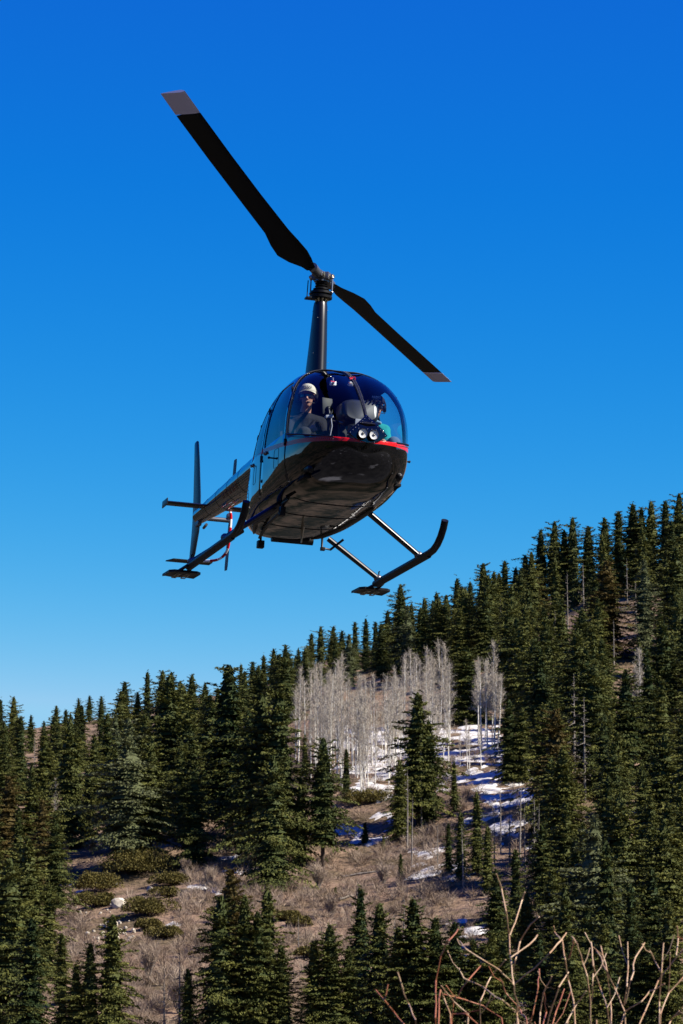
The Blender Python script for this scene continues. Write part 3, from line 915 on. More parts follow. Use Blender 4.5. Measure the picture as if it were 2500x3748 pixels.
for poly, dmin, want, code in FILL:
    xs = [p[0] for p in poly]; ys = [p[1] for p in poly]
    n = 0
    for tries in range(1800):
        if n >= want: break
        x = random.uniform(min(xs), max(xs)); y = random.uniform(min(ys), max(ys))
        if not inside(poly, x, y): continue
        p = ground_at(x * S_, y * S_)
        if any((p[0] - a) ** 2 + (p[1] - b) ** 2 * 0.35 < dmin ** 2 for a, b in placed): continue
        if any(abs(x - s_[0]) < 20 and s_[2] - 30 < y < s_[2] + 170 for s_ in SNAGS + [(1465, 0, 1720)]): continue
        placed.append((p[0], p[1])); n += 1
        h = random.uniform(13, 20) if code != 'L' else random.uniform(11, 16)
        sky_y = float(np.interp(x, [s_[0] for s_ in SKYLINE], [s_[1] for s_ in SKYLINE]))
        hpx = h * FPX / p[1] / S_
        if y - hpx < sky_y + 18: h *= max(.35, (y - sky_y - 18) / hpx)
        kind = random.choices(['fir', 'wide', 'slim', 'rust', 'pale'], [10, 1.2, 2.2, 0.5, 0.5])[0]
        lab = {'R': right_label(x, y), 'L': 'dark green fir in the dense stand at the left edge', 'L2': 'dark green fir in the stand below the brown ridge',
               'S': 'dark green fir on the skyline behind the aspen grove'}[code]
        plant(kind, p, h, lab, 'fir', G_RIGHT if code == 'R' else (G_SKY if code == 'S' else G_LEFT), spread=random.uniform(.9, 1.12))

# ---- aspens
ASP = [([(655, 1735), (720, 1700), (790, 1680), (900, 1670), (1035, 1650), (1045, 1770), (900, 1835), (790, 1840), (720, 1800)], 120, (158, 190)),
       ([(650, 1740), (700, 1700), (770, 1690), (770, 1800), (700, 1790)], 22, (165, 195)),
       ([(1095, 1700), (1150, 1690), (1150, 1740), (1100, 1745)], 11, (190, 225)),
       ([(1440, 1690), (1490, 1690), (1490, 1725), (1440, 1725)], 4, (200, 225)),
       ([(1050, 1740), (1100, 1730), (1110, 1770), (1060, 1780)], 4, (95, 120))]
APL = ['bare pale aspen in the leafless grove across the middle slope', 'bare pale aspen at the left end of the leafless grove', 'bare pale aspen in the narrow clump right of the bushy fir',
       'bare grey aspen among firs high on the right slope', 'short bare aspen on snow right of the grove']
for gi, (poly, want, (h0, h1)) in enumerate(ASP):
    xs = [p[0] for p in poly]; ys = [p[1] for p in poly]
    n = 0; loc = []
    for tries in range(4000):
        if n >= want: break
        x = random.uniform(min(xs), max(xs)); y = random.uniform(min(ys), max(ys))
        if not inside(poly, x, y): continue
        if any(abs(x - a) < 3.2 and abs(y - b) < 7 for a, b in loc): continue
        loc.append((x, y)); n += 1
        p = ground_at(x * S_, y * S_)
        h = random.uniform(h0 * .72, h1) * S_ / FPX * p[1]
        o = plant('aspen', p, h, APL[gi], 'aspen', G_ASP, spread=random.uniform(.85, 1.1))
        o.rotation_euler[0] = random.gauss(0, .02); o.rotation_euler[1] = random.gauss(0, .02)
tree_px('aspen', 127, 1795, 1925, 'forked white bare aspen before dark firs on the left slope', G_ASP, 1.0)

# ---- dead trees
for (x, t, b, lab, vr) in SNAGS:
    if lab is None:
        if x < 350: lab = 'bare grey dead tree among the firs on the left slope'
        elif b < 1560: lab = 'bare grey dead spire among firs high on the right slope'
        elif x < 660: lab = 'pale dead tree in the brush at the bottom left of centre'
        elif x < 1110: lab = 'thin bare dead trunk along the left side of the snow gully'
        else: lab = 'thin bare dead trunk in the snow gully and right stand'
    tree_px('snag', x, t, b, lab, G_SNAG, random.uniform(.85, 1.15), variant=vr)

for k, pl in PROTO.items():            # nothing of a kind may be left unplaced
    for i, p in enumerate(pl):
        if (k, i) not in _used:
            for ch in list(p.children): bpy.data.objects.remove(ch)
            bpy.data.objects.remove(p)
        elif 'H' in p: pass
for o in COL.objects:
    if 'H' in o: del o['H']

# ---- wood on the hills behind the camera (seen only as reflections in the paint)
def far_wood():
    rg = np.random.default_rng(5)
    v0, f0, t0 = conifer(17, 3.4, 90, prof='cone', dens=.22)
    vs = []; ts = []
    for i in range(190):
        a = rg.uniform(-1.45, 1.25); d = rg.uniform(95, 420)
        x, y = math.sin(a) * d, -math.cos(a) * d
        z = float(ground_z(x, y)); s = rg.uniform(.75, 1.3); q = rg.random() * 6.28
        c, n = math.cos(q), math.sin(q)
        vs.append(np.stack([x + s * (v0[:, 0] * c - v0[:, 1] * n), y + s * (v0[:, 0] * n + v0[:, 1] * c), z + s * v0[:, 2]], 1)); ts.append(t0)
    v = np.concatenate(vs)
    o = mesh_np('far_wood', v, np.arange(len(v)).reshape(-1, 3), M['needle'], tint=np.concatenate(ts))
    tag(o, 'fir wood on the hills mirrored in the helicopter paint', 'wood', kind='stuff')
far_wood()
# ---- shrubs
def shrub_mesh(seed, Rx, Hh, n=1500):
    rng = np.random.default_rng(seed)
    lob = [(rng.normal() * Rx * .4, rng.normal() * Rx * .25, 0.3 * Hh + .3 * Hh * rng.random(), Rx * (.35 + .3 * rng.random())) for _ in range(9)]
    V_ = []; T_ = []
    for i in range(n):
        l = lob[rng.integers(len(lob))]
        d = unit(rng.normal(size=3)); d[2] = abs(d[2])
        rr = l[3] * (0.75 + .35 * rng.random())
        c = np.array([l[0] + d[0] * rr, l[1] + d[1] * rr, max(0.03, l[2] * .4 + d[2] * Hh * (.45 + .3 * rng.random()))])
        a = unit(rng.normal(size=3) + d); s = unit(np.cross(a, rng.normal(size=3)))
        L = .16 + .12 * rng.random()
        V_ += [c - s * L * .5, c + s * L * .5, c + a * L]
        t = rng.random(); T_ += [t, t, t]
    return np.array(V_), np.arange(len(V_)).reshape(-1, 3), np.array(T_)
SHRUBS = [(330, 2010, 62, 'wide olive shrub mound on top of the rocky knoll'), (395, 2035, 30, 'olive shrub at the right end of the rocky knoll top'), (235, 2050, 42, 'olive shrub left of the knoll top above the white boulder'),
    (215, 2085, 34, 'low olive shrub left of the white boulder'), (350, 2105, 40, 'olive shrub right of the rock scree'), (340, 2135, 24, 'small low olive shrub under the olive shrub right of the scree'), (650, 2115, 20, 'small olive shrub beside the short dead trunk'), (375, 2155, 26, 'lowest olive shrub right of the rock scree'),
    (845, 1850, 34, 'brown-green shrub below the aspen grove'), (690, 2130, 20, 'olive shrub just right of the short dead trunk'), (380, 2060, 22, 'small olive shrub below the right end of the knoll top'), (710, 2200, 22, 'lone olive shrub above the lone fir at the bottom centre')]
sp_ = []
for j, (x, y, hw, lab) in enumerate(SHRUBS):
    p = ground_at(x * S_, y * S_)
    rx = hw * S_ / FPX * p[1]
    e = empty('evergreen_shrub', lab or 'low olive shrub on the brown slope near the rocky knoll', 'shrub', p, 'olive shrubs on the open slope')
    v, f, t = shrub_mesh(60 + j, rx * 1.5, rx * 1.15, int(2600 + 900 * rx))
    mesh_np('foliage', v, f, M['shrub'], e, tint=t)
    mb = MB()
    for k in range(7):
        a = k * .9; mb.tube([(0, 0, -.2), (math.cos(a) * rx * .3, math.sin(a) * rx * .3, rx * .25), (math.cos(a) * rx * .55, math.sin(a) * rx * .5, rx * .4)], [.05, .035, .015], 5)
    mb.build('stems', M['bark'], e)

def brush_tris(rng, c, w, h, n):
    """bare twiggy bush: thin curved triangles fanning out of the ground"""
    a = rng.random(n) * 6.283; el = 0.35 + 0.95 * rng.random(n)
    o = np.stack([np.cos(a) * rng.random(n) * w * .35, np.sin(a) * rng.random(n) * w * .35, rng.random(n) * h * .45], 1)
    d = np.stack([np.cos(a) * np.cos(el) * w, np.sin(a) * np.cos(el) * w, np.sin(el) * h], 1) * (0.35 + .5 * rng.random((n, 1)))
    s = unit(np.cross(d, rng.normal(size=(n, 3)))) * (0.012 + .02 * rng.random((n, 1)))
    b = c + o
    return np.stack([b - s, b + s, b + d], 1).reshape(-1, 3)
# scrub covering the open slopes: nobody could count it
OPEN = [([(150, 2060), (420, 2010), (650, 2050), (760, 1960), (830, 1960), (960, 1920), (1030, 1900), (1040, 2020), (980, 2120), (900, 2180), (680, 2260), (640, 2380), (300, 2400), (280, 2250), (160, 2250)], 1750),
        ([(640, 1700), (1050, 1650), (1050, 1850), (780, 1900)], 380), ([(430, 1960), (700, 1960), (700, 2060), (430, 2040)], 130),
        ([(1040, 1740), (1230, 1730), (1240, 2200), (940, 2200), (940, 1940)], 420), ([(1230, 1700), (1568, 1600), (1568, 2200), (1240, 2200)], 200), ([(150, 1640), (260, 1640), (260, 1700), (150, 1700)], 60), ([(-20, 1900), (300, 1900), (280, 2300), (-20, 2300)], 120)]
rng = np.random.default_rng(77)
bv = []; bt = []
for poly, cnt in OPEN:
    xs = [p[0] for p in poly]; ys = [p[1] for p in poly]; n = 0
    while n < cnt:
        x = rng.uniform(min(xs), max(xs)); y = rng.uniform(min(ys), max(ys))
        if not inside(poly, x, y): continue
        n += 1
        if any(abs(x - s_[0]) < s_[2] * 1.2 and -s_[2] * .5 < y - s_[1] < s_[2] * .9 for s_ in SHRUBS) or ((x - 262) / 52) ** 2 + ((y - 2140) / 42) ** 2 < 1 or ((x - 272) / 26) ** 2 + ((y - 2085) / 30) ** 2 < 1: continue     # the scree is bare
        p = ground_at(x * S_, y * S_)
        big = rng.random() < .42
        wd, ht = (1.7, 1.8) if big else (1.0, .9)
        t = brush_tris(rng, p, wd * rng.uniform(.7, 1.4), ht * rng.uniform(.6, 1.3), 75 if big else 38)
        bv.append(t); bt.append(np.full(len(t), rng.random()))
bv = np.concatenate(bv); bt = np.concatenate(bt)
o = mesh_np('scrub_brush', bv, np.arange(len(bv)).reshape(-1, 3), M['brushwood'], tint=bt)
tag(o, 'leafless grey brown scrub covering the open slope', 'scrub', kind='stuff')

BUSHES = [(730, 2040, 34, 62, 'large pale leafless bush below the dark snow gap'), (480, 2040, 20, 50, 'grey leafless bush right of the knoll top'), (620, 2005, 14, 40, 'small leafless bush under the tall fir pair'), (425, 2010, 18, 40, 'dark leafless bush at the foot of the left stand'),
    (410, 2330, 52, 110, 'big tangled grey bush at the bottom left'), (340, 2250, 36, 90, 'grey bush with thin trunks left of the tangled bush'), (465, 2200, 40, 80, None), (520, 2120, 30, 60, None), (880, 2030, 26, 50, None), (830, 2080, 24, 50, None), (760, 2110, 26, 50, None), (945, 1860, 16, 60, None), (1465, 1700, 30, 60, 'pinkish leafless bush among the firs on the right slope'), (1330, 1900, 26, 50, None), (1290, 2340, 26, 40, None)]
for j, (x, y, hw, hp, lab) in enumerate(BUSHES):
    p = ground_at(x * S_, y * S_); k = S_ / FPX * p[1]
    e = empty('bare_bush', lab or ('leafless grey bush on the brown open slope' if x < 1000 else 'leafless bush among the firs on the right slope'), 'bush', p, 'larger leafless bushes')
    rg = np.random.default_rng(300 + j)
    mb = MB(); tv = []
    W_, H_ = hw * k, hp * k
    for b in range(16):
        a = rg.random() * 6.28; el = .7 + .6 * rg.random()
        d = np.array([math.cos(a) * math.cos(el) * W_, math.sin(a) * math.cos(el) * W_, math.sin(el) * H_]) * (.6 + .3 * rg.random())
        m = d * .5 + rg.normal(size=3) * .12
        mb.tube([(0, 0, -.2), m, d], [.07, .045, .015], 5)
        for q in range(16):
            t = .25 + .75 * rg.random(); s0 = m + (d - m) * (t - .5) * 2 if t > .5 else m * t * 2
            tv.append(brush_tris(rg, s0, W_ * .5, H_ * .35, 6))
    tv = np.concatenate(tv)
    mb.build('stems', M['snagwood'], e)
    mesh_np('twigs', tv, np.arange(len(tv)).reshape(-1, 3), M['brushwood'], e, tint=np.full(len(tv), .7))

# ---- rocks
def rock_mesh(name, seed, size, sx=(1, 1, 1)):
    bm = bmesh.new(); bmesh.ops.create_icosphere(bm, subdivisions=2 if 'scree' not in name else 1, radius=1)
    rg = np.random.default_rng(seed)
    pl = [unit(rg.normal(size=3)) for _ in range(9)]
    for v in bm.verts:
        c = np.array(v.co)
        for q in pl:
            d = c @ q
            if d > .68: c = c - q * (d - .68) * .85
        v.co = c * size * np.array(sx)
    me = bpy.data.meshes.new(name); bm.to_mesh(me); bm.free()
    me.materials.append(M['rock'])
    return me
def rock(x, y, hw, seed, label, group=None, sx=(1, 1, 1)):
    p = ground_at(x * S_, y * S_)
    s = hw * S_ / FPX * p[1]
    o = bpy.data.objects.new('boulder', rock_mesh('boulder', seed, s, sx)); link(o)
    o.location = (p[0], p[1], p[2] + s * sx[2] * .45); o.rotation_euler = (random.random(), random.random() * .5, random.random() * 6)
    return tag(o, label, 'rock', group)
rock(272, 2085, 22, 1, 'large rounded white boulder on the rocky knoll', 'boulders of the knoll', (1, .9, .8))
rock(258, 2135, 17, 2, 'pointed pale boulder below the large white boulder', 'boulders of the knoll', (.8, .8, 1.2))
rock(345, 2048, 10, 3, 'pale rock between the olive shrubs on the knoll', 'boulders of the knoll')
scree = [rock_mesh('scree_rock', 10 + i, 1.0, (1, .85, .7)) for i in range(6)]
for j in range(74):
    far = j % 4 == 3
    x = random.gauss(262, 30) if not far else random.uniform(175, 330)
    y = random.gauss(2152, 16) if not far else random.uniform(2070, 2190)
    if far and j % 8 == 3: x, y = random.gauss(205, 22), random.gauss(2098, 9)
    p = ground_at(x * S_, y * S_)
    s = random.choice((3, 3.5, 4, 5, 6, 7, 9, 12)) * random.uniform(.8, 1.2) * S_ / FPX * p[1]
    o = bpy.data.objects.new('scree_rock', scree[j % 6]); link(o)
    o.location = (p[0], p[1], p[2] + s * .4); o.scale = (s, s, s); o.rotation_euler = (random.random(), random.random(), random.random() * 6)
    tag(o, 'small pale rock in the scree below the white boulder', 'rock', 'loose rocks of the scree')
# fallen logs
for (x0, y0, x1, y1, lab) in [(1255 / S_, 3218 / S_, 1390 / S_, 3200 / S_, 'fallen pale log on snow below the tall fir pair'), (1240 / S_, 3300 / S_, 1300 / S_, 3285 / S_, 'short fallen log on the open brown slope')]:
    a = ground_at(x0 * S_, y0 * S_); b = ground_at(x1 * S_, y1 * S_)
    mb = MB(); mb.tube([a + V(0, 0, .2), (a + b) / 2 + V(0, 0, .28), b + V(0, 0, .2)], [.16, .14, .09], 7)
    tag(mb.build('fallen_log', M['snagwood']), lab, 'log', 'fallen logs')

# ---- foreground twigs (bare shrubs a few metres in front of the camera)
def twig_shrub(name, label, depth, stems, mt):
    base = None
    pts_all = [[at_depth(x * S_, y * S_, depth + (random.random() - .5) * .5) for (x, y) in st[1]] for st in stems]
    bx = sum(p[0][0] for p in pts_all) / len(pts_all)
    gz = float(ground_z(bx, depth))
    e = empty(name, label, 'shrub', (bx, depth, gz), 'foreground twiggy shrubs')
    off = V(bx, depth, gz)
    root = V(0, 0, -0.05)
    rg = random.Random(len(label))
    for (thick, _), pts in zip(stems, pts_all):
        mb = MB()
        P = [p - off for p in pts]
        if P[0][2] < 0.24 * 8:      # stem leaves the bottom of the picture: carry it down to the ground
            q0 = P[0]
            P = [root + V(q0[0] * .25, 0, 0), root + (q0 - root) * .5 + V(q0[0] * .12, 0, 0)] + P
        r = thick * 0.36 / FPX * depth / 2
        # fine wobble between the traced points
        out = [P[0]]
        for a, b in zip(P[:-1], P[1:]):
            L = np.linalg.norm(b - a)
            for k in range(1, 4):
                t = k / 3; out.append(a + (b - a) * t + (V(rg.gauss(0, 1), rg.gauss(0, 1), rg.gauss(0, 1)) * L * .006 if k < 3 else 0))
        n = len(out)
        rad = [max(.0022, r * (1.25 - .8 * i / (n - 1))) for i in range(n)]
        for i in range(3, n - 1, 3): rad[i] *= 1.22         # buds at the nodes
        mb.tube(out, rad, 7)
        # side twigs
        for k in range(rg.randint(0, 1)):
            i = rg.randrange(n // 2, n - 1)
            d = out[min(i + 1, n - 1)] - out[i]; d = d / (np.linalg.norm(d) + 1e-9)
            sd = V(rg.choice((-1, 1)) * rg.uniform(.5, 1), rg.gauss(0, .4), .35)
            dd = d + sd * .7; dd /= np.linalg.norm(dd)
            L = rg.uniform(.04, .16)
            mb.tube([out[i], out[i] + dd * L * .6, out[i] + (dd + V(0, 0, .25)) * L], [rad[i] * .6, rad[i] * .5, .002], 5)
        mb.build('stem', M[mt] if rg.random() < .65 else M['twigtan' if mt == 'twigred' or rg.random() < .5 else 'twigred'], e)
    return e
def zz(lst): return [(x * 1200 / 1568 / S_ + 1300 / S_, y * 1200 / 1568 / S_ + 2900 / S_) for (x, y) in lst]
twig_shrub('twig_shrub', 'tall tan twig shrub with one high shoot left of the right twigs', 12.5, [
    (15, zz([(790, 1200), (775, 1050), (760, 920), (742, 780), (737, 680), (722, 570), (700, 460), (676, 390)])),
    (9, zz([(740, 685), (775, 590), (800, 510), (812, 478)])), (9, zz([(760, 920), (860, 840), (930, 770), (985, 708), (1010, 672)])),
    (9, zz([(755, 915), (690, 850), (600, 795), (530, 750), (500, 712)])), (8, zz([(744, 790), (830, 730), (872, 682)])),
    (6, zz([(752, 870), (768, 800), (790, 710), (840, 630), (880, 596)])), (7, zz([(775, 1050), (700, 990), (610, 930), (520, 890), (495, 840)])),
    (6, zz([(985, 708), (955, 670), (950, 640)]))], 'twigtan')
twig_shrub('twig_shrub', 'leftmost thin red twig shrub at the bottom edge', 12.0, [
    (9, zz([(300, 1200), (290, 1090), (255, 1010), (225, 930), (203, 860)])), (9, zz([(250, 1130), (185, 1050), (140, 995), (98, 945)])),
    (8, zz([(385, 1200), (383, 1080), (386, 900), (410, 780), (445, 710), (492, 655)])), (6, zz([(400, 1200), (400, 1080), (408, 945)])),
    (6, zz([(455, 1060), (425, 985), (410, 950)])), (7, zz([(470, 1200), (455, 1060), (530, 1060), (585, 1108)])), (6, zz([(540, 1060), (470, 1000), (412, 925)]))], 'twigred')
twig_shrub('twig_shrub', 'middle tangle of orange red twigs at the bottom edge', 13.2, [
    (8, zz([(720, 1200), (700, 1080), (610, 1020), (520, 990), (420, 965)])), (8, zz([(830, 1200), (820, 1090), (790, 1040), (720, 960), (690, 890)])),
    (8, zz([(880, 1200), (885, 1050), (900, 960), (940, 880)])), (7, zz([(900, 1200), (930, 1060), (975, 930), (1020, 860)])),
    (6, zz([(920, 1200), (960, 1050), (1000, 940)])), (7, zz([(800, 1200), (850, 1060), (875, 930), (880, 845)])), (6, zz([(600, 1200), (598, 1000), (650, 880), (720, 800)])),
    (6, zz([(455, 1200), (470, 1000), (540, 900), (600, 830)])), (6, zz([(870, 1200), (915, 1050), (905, 960)]))], 'twigred')
twig_shrub('twig_shrub', 'tan forked twig shrub right of the tall shoot shrub', 12.4, [
    (16, zz([(1060, 1200), (1045, 1000), (1020, 900), (1005, 800), (990, 705)])), (9, zz([(1130, 1200), (1125, 1000), (1110, 880), (1085, 800), (1060, 720), (1036, 690)])),
    (8, zz([(1130, 1000), (1135, 920), (1138, 868)])), (7, zz([(960, 1200), (1060, 1010), (1105, 950)])), (6, zz([(1020, 800), (1040, 735), (1045, 705)])), (6, zz([(1150, 1200), (1155, 1090)]))], 'twigtan')
twig_shrub('twig_shrub', 'red and tan twig shrub in the lower right corner', 12.8, [
    (9, zz([(1230, 1200), (1205, 1030), (1170, 930), (1140, 830), (1128, 715)])), (9, zz([(1228, 1150), (1222, 1000), (1205, 860), (1175, 735)])),
    (9, zz([(1290, 1050), (1240, 930), (1200, 850), (1155, 760)])), (8, zz([(1285, 1020), (1300, 930), (1305, 830), (1303, 715)])), (8, zz([(1292, 1010), (1318, 900), (1340, 790), (1384, 720)])),
    (15, zz([(1240, 1200), (1290, 1050), (1370, 1000)])), (13, zz([(1320, 1200), (1390, 1040), (1450, 900), (1520, 810), (1568, 755), (1610, 720)])),
    (10, zz([(1455, 1200), (1455, 1000), (1465, 860), (1475, 720)])), (8, zz([(1465, 855), (1430, 800), (1408, 755)])), (9, zz([(1535, 780), (1545, 700), (1540, 640)])), (8, zz([(1540, 690), (1568, 705), (1590, 712)])),
    (8, zz([(1460, 1060), (1500, 960), (1568, 885), (1600, 850)])), (8, zz([(1480, 1200), (1510, 1090), (1550, 1045)])), (8, zz([(1370, 1000), (1410, 950), (1480, 915)]))], 'twigtan')

# ---- a label of its own for every tree that shares one: where it stands beside the nearest landmark
LANDMARKS = {'tall fir where the skyline steps up above the narrow aspen clump': 'step in the right skyline', 'bushy fir standing between the aspen grove and the narrow aspen clump': 'bushy fir right of the grove',
    'large rusty olive fir high on the right slope': 'large rusty olive fir', 'large branchy grey dead tree in the middle of the right slope': 'large branchy dead tree',
    'full fir right of the upper snow patch': 'upper snow patch', 'tall fir at the left edge of the right forest, above the young snow-edge firs': 'narrow aspen clump',
    'dark fir at the top of the skyline on the right edge': 'right end of the skyline', 'thin dead pole in the dark right stand': 'thin pole in the dark stand',
    'small branched dead pole beside a snow spot on right slope': 'snow spot on the right slope', 'straight dead pole behind the tallest foreground twig': 'tallest foreground twig',
    'pinkish leafless bush among the firs on the right slope': 'pinkish bush on the right slope', 'red and tan twig shrub in the lower right corner': 'twigs in the lower right corner',
    'leftmost thin red twig shrub at the bottom edge': 'leftmost foreground twigs', 'tallest fir behind the aspen grove, below the right helicopter skid': 'tallest fir behind the grove',
    'tall dark fir in front of the right part of the aspen grove': 'tall dark fir before the grove', 'lone dense fir in front of the left part of the aspen grove': 'lone dense fir before the grove',
    'tallest full fir of the left stand, standing above the dark snow gap': 'tallest fir of the left stand', 'broad greyish fir with a sparse pale top on the left slope': 'broad greyish fir',
    'small pointed fir alone on the brown ridge at left skyline': 'small fir on the brown ridge', 'rusty brown fir at the left edge of the photo': 'rusty fir at the left edge',
    'forked white bare aspen before dark firs on the left slope': 'forked white aspen', 'big dense fir filling the lower left corner': 'big lower left corner fir',
    'large rounded white boulder on the rocky knoll': 'white boulder', 'tall fir with a rusty crown top at the bottom centre left': 'rusty-topped fir at the bottom',
    'fir standing alone at the bottom centre': 'lone fir at the bottom centre', 'right fir of the close pair at the bottom centre right': 'close fir pair at the bottom',
    'narrow spire-topped fir on the left skyline': 'spire-topped skyline fir', 'thin pointed fir just right of the tallest fir on left skyline': 'thin pointed skyline fir'}
def img_pos(o):
    z = o.location.z
    f = o.location.y * cp + (z - CAM[2]) * sp
    return (1250 + FPX * o.location.x / f) / S_, (1874 + FPX * (o.location.y * sp - (z - CAM[2]) * cp) / f) / S_
def relabel():
    tops = [o for o in COL.objects if o.parent is None and 'label' in o]
    cnt = {}
    for o in tops: cnt.setdefault(o['label'], []).append(o)
    lm = [(img_pos(o), LANDMARKS[o['label']]) for o in tops if o['label'] in LANDMARKS]
    buckets = {}
    for lab, os_ in cnt.items():
        if len(os_) < 2 or os_[0]['category'] not in ('fir', 'dead tree', 'bush'): continue
        for o in os_:
            x, y = img_pos(o)
            d, (px, py), nm = min((math.hypot(x - p[0], y - p[1]), p, nm) for p, nm in lm)
            dx, dy = x - px, y - py
            v = 'above' if dy < 0 else 'below'; h = 'left of' if dx < 0 else 'right of'
            if abs(dx) > 2.2 * abs(dy): where = h
            elif abs(dy) > 2.2 * abs(dx): where = v
            else: where = v + ' and ' + h
            kind = {'fir': 'dark green fir', 'bush': 'leafless grey bush'}.get(o['category'], 'bare grey dead trunk')
            buckets.setdefault((kind, where, nm), []).append((d, o))
    ords = ['closest', 'second closest', 'third closest', 'fourth closest', 'fifth closest', 'sixth closest', 'seventh closest', 'eighth closest', 'ninth closest', 'tenth closest'] + [w + ' closest' for w in 'eleventh twelfth thirteenth fourteenth fifteenth sixteenth seventeenth eighteenth nineteenth twentieth'.split()]
    for (kind, where, nm), lst in buckets.items():
        lst.sort(key=lambda t: t[0])
        for i, (d, o) in enumerate(lst):
            o['label'] = '%s %s the %s%s' % (kind, where, nm, '' if len(lst) == 1 else ', ' + ords[min(i, 19)])
relabel()
# ----------------------------------------------------------------------------
# helicopter (own axes: x nose, y its left, z up, origin under the mast at skid level)
# ----------------------------------------------------------------------------
HC = V(37.76454305, -9.24097773, -6.77583482)
HR = np.array([[0.2546332, 0.9658826, 0.0472525], [-0.1683418, 0.0923907, -0.9813893], [-0.9522725, 0.2419398, 0.1861241]])
HM = WC @ HR
HT = CAM - HM @ HC
h4 = Matrix([[*HM[0], HT[0]], [*HM[1], HT[1]], [*HM[2], HT[2]], [0, 0, 0, 1]])
heli = empty('helicopter', 'glossy black helicopter with a red stripe hovering before blue sky', 'helicopter')
heli.matrix_world = h4

ST = np.array([  # x, bottom, top, half width, height of widest line, top exponent, bottom exponent
    (2.345, .900, .900, .000, .900, 2.0, 2.0),
    (2.335, .785, 1.025, .155, .905, 2.05, 2.1),
    (2.280, .680, 1.160, .290, .920, 2.2, 2.2),
    (2.170, .590, 1.305, .405, .945, 2.35, 2.35),
    (1.980, .520, 1.485, .520, .975, 2.6, 2.55),
    (1.680, .480, 1.695, .615, .975, 2.9, 2.9),
    (1.320, .468, 1.860, .660, .920, 3.1, 3.0),
    (.920, .465, 1.950, .672, .800, 3.1, 2.9),
    (.450, .465, 1.975, .672, .720, 3.0, 2.8),
    (.000, .465, 1.955, .655, .700, 2.8, 2.8),
    (-.450, .466, 1.900, .600, .690, 2.4, 2.8),
    (-.900, .470, 1.830, .525, .690, 1.9, 2.9),
    (-1.250, .478, 1.765, .440, .760, 1.7, 3.2),
    (-1.380, .500, 1.745, .410, .800, 1.7, 3.0),
    (-1.460, .620, 1.730, .365, .950, 1.75, 2.4),
    (-1.620, .950, 1.705, .290, 1.220, 1.85, 2.1),
    (-1.850, 1.180, 1.680, .235, 1.410, 1.95, 2.0),
    (-2.150, 1.245, 1.670, .212, 1.455, 2.0, 2.0)])
NS, NT = 92, 104
sk = np.linspace(0, 1, len(ST))
su = np.linspace(0, 1, NS + 1) ** 1.05
cols = [pchip(sk, ST[:, i], su) for i in range(7)]
tt = (np.arange(NT) + 0.5) * 2 * math.pi / NT - math.pi / 2
def section(i):
    x, zb, zt, wd, zc, nt, nb = [c[i] for c in cols]
    cs, sn = np.cos(tt), np.sin(tt)
    n = np.where(sn >= 0, nt, nb)
    y = wd * np.sign(cs) * np.abs(cs) ** (2 / n)
    hz = np.where(sn >= 0, zt - zc, zc - zb)
    z = zc + hz * np.sign(sn) * np.abs(sn) ** (2 / n)
    xx = np.full(NT, x)
    dip = 0.028 * np.exp(-(y / 0.075) ** 2) * sstep(.85, 1.35, x) * sstep(.98, 1.15, z)    # crease between the two windshield bubbles
    z = z - dip * .8; xx = xx - dip * .5
    return np.stack([xx, y, z], 1)
bm = bmesh.new()
pid = bm.faces.layers.int.new('pid'); mid = bm.faces.layers.int.new('mid')
rows = []
tipv = bm.verts.new((ST[0, 0], 0, ST[0, 4]))
for i in range(1, NS + 1):
    rows.append([bm.verts.new(p) for p in section(i)])
for k in range(NT):
    bm.faces.new((tipv, rows[0][k], rows[0][(k + 1) % NT]))
for i in range(NS - 1):
    for k in range(NT):
        bm.faces.new((rows[i][k], rows[i + 1][k], rows[i + 1][(k + 1) % NT], rows[i][(k + 1) % NT]))
bmesh.ops.recalc_face_normals(bm, faces=bm.faces)
bm.normal_update()
if sum((f.normal.y * f.calc_center_median().y) for f in bm.faces) < 0:
    bmesh.ops.reverse_faces(bm, faces=bm.faces)
bvh = BVHTree.FromBMesh(bm)

def cut(faces, planes):
    """cut the given faces by planes (point, normal); keep what lies on the negative side of all"""
    cur = [f for f in faces if f.is_valid]
    for co, no in planes:
        co = Vector(co); no = Vector(no).normalized()
        es = {e for f in cur for e in f.edges}; vs = {v for f in cur for v in f.verts}
        r = bmesh.ops.bisect_plane(bm, geom=list(cur) + list(es) + list(vs), plane_co=co, plane_no=no, dist=1e-5)
        fs = {g for g in r['geom'] if isinstance(g, bmesh.types.BMFace)} | {f for f in cur if f.is_valid}
        cur = [f for f in fs if f.is_valid and (f.calc_center_median() - co).dot(no) < 0]
    return cur

def poly_planes(pts, ax):
    """planes of a convex outline given counter-clockwise in two axes"""
    out = []
    cx = sum(p[0] for p in pts) / len(pts); cy = sum(p[1] for p in pts) / len(pts)
    for i in range(len(pts)):
        a = pts[i]; b = pts[(i + 1) % len(pts)]
        n2 = (b[1] - a[1], -(b[0] - a[0]))
        if (cx - a[0]) * n2[0] + (cy - a[1]) * n2[1] > 0: n2 = (-n2[0], -n2[1])
        co = [0, 0, 0]; no = [0, 0, 0]
        co[ax[0]], co[ax[1]] = a; no[ax[0]], no[ax[1]] = n2
        out.append((co, no))
    return out

def rounded(pts, r, k=4):
    out = []
    n = len(pts)
    for i in range(n):
        p = Vector(pts[i]); a = Vector(pts[i - 1]); b = Vector(pts[(i + 1) % n])
        rr = r[i] if isinstance(r, (list, tuple)) else r
        p0 = p + (a - p).normalized() * rr; p1 = p + (b - p).normalized() * rr
        for q in range(k + 1):
            t = q / k
            c = (1 - t) ** 2 * p0 + 2 * t * (1 - t) * p + t * t * p1
            out.append((c.x, c.y))
    return out

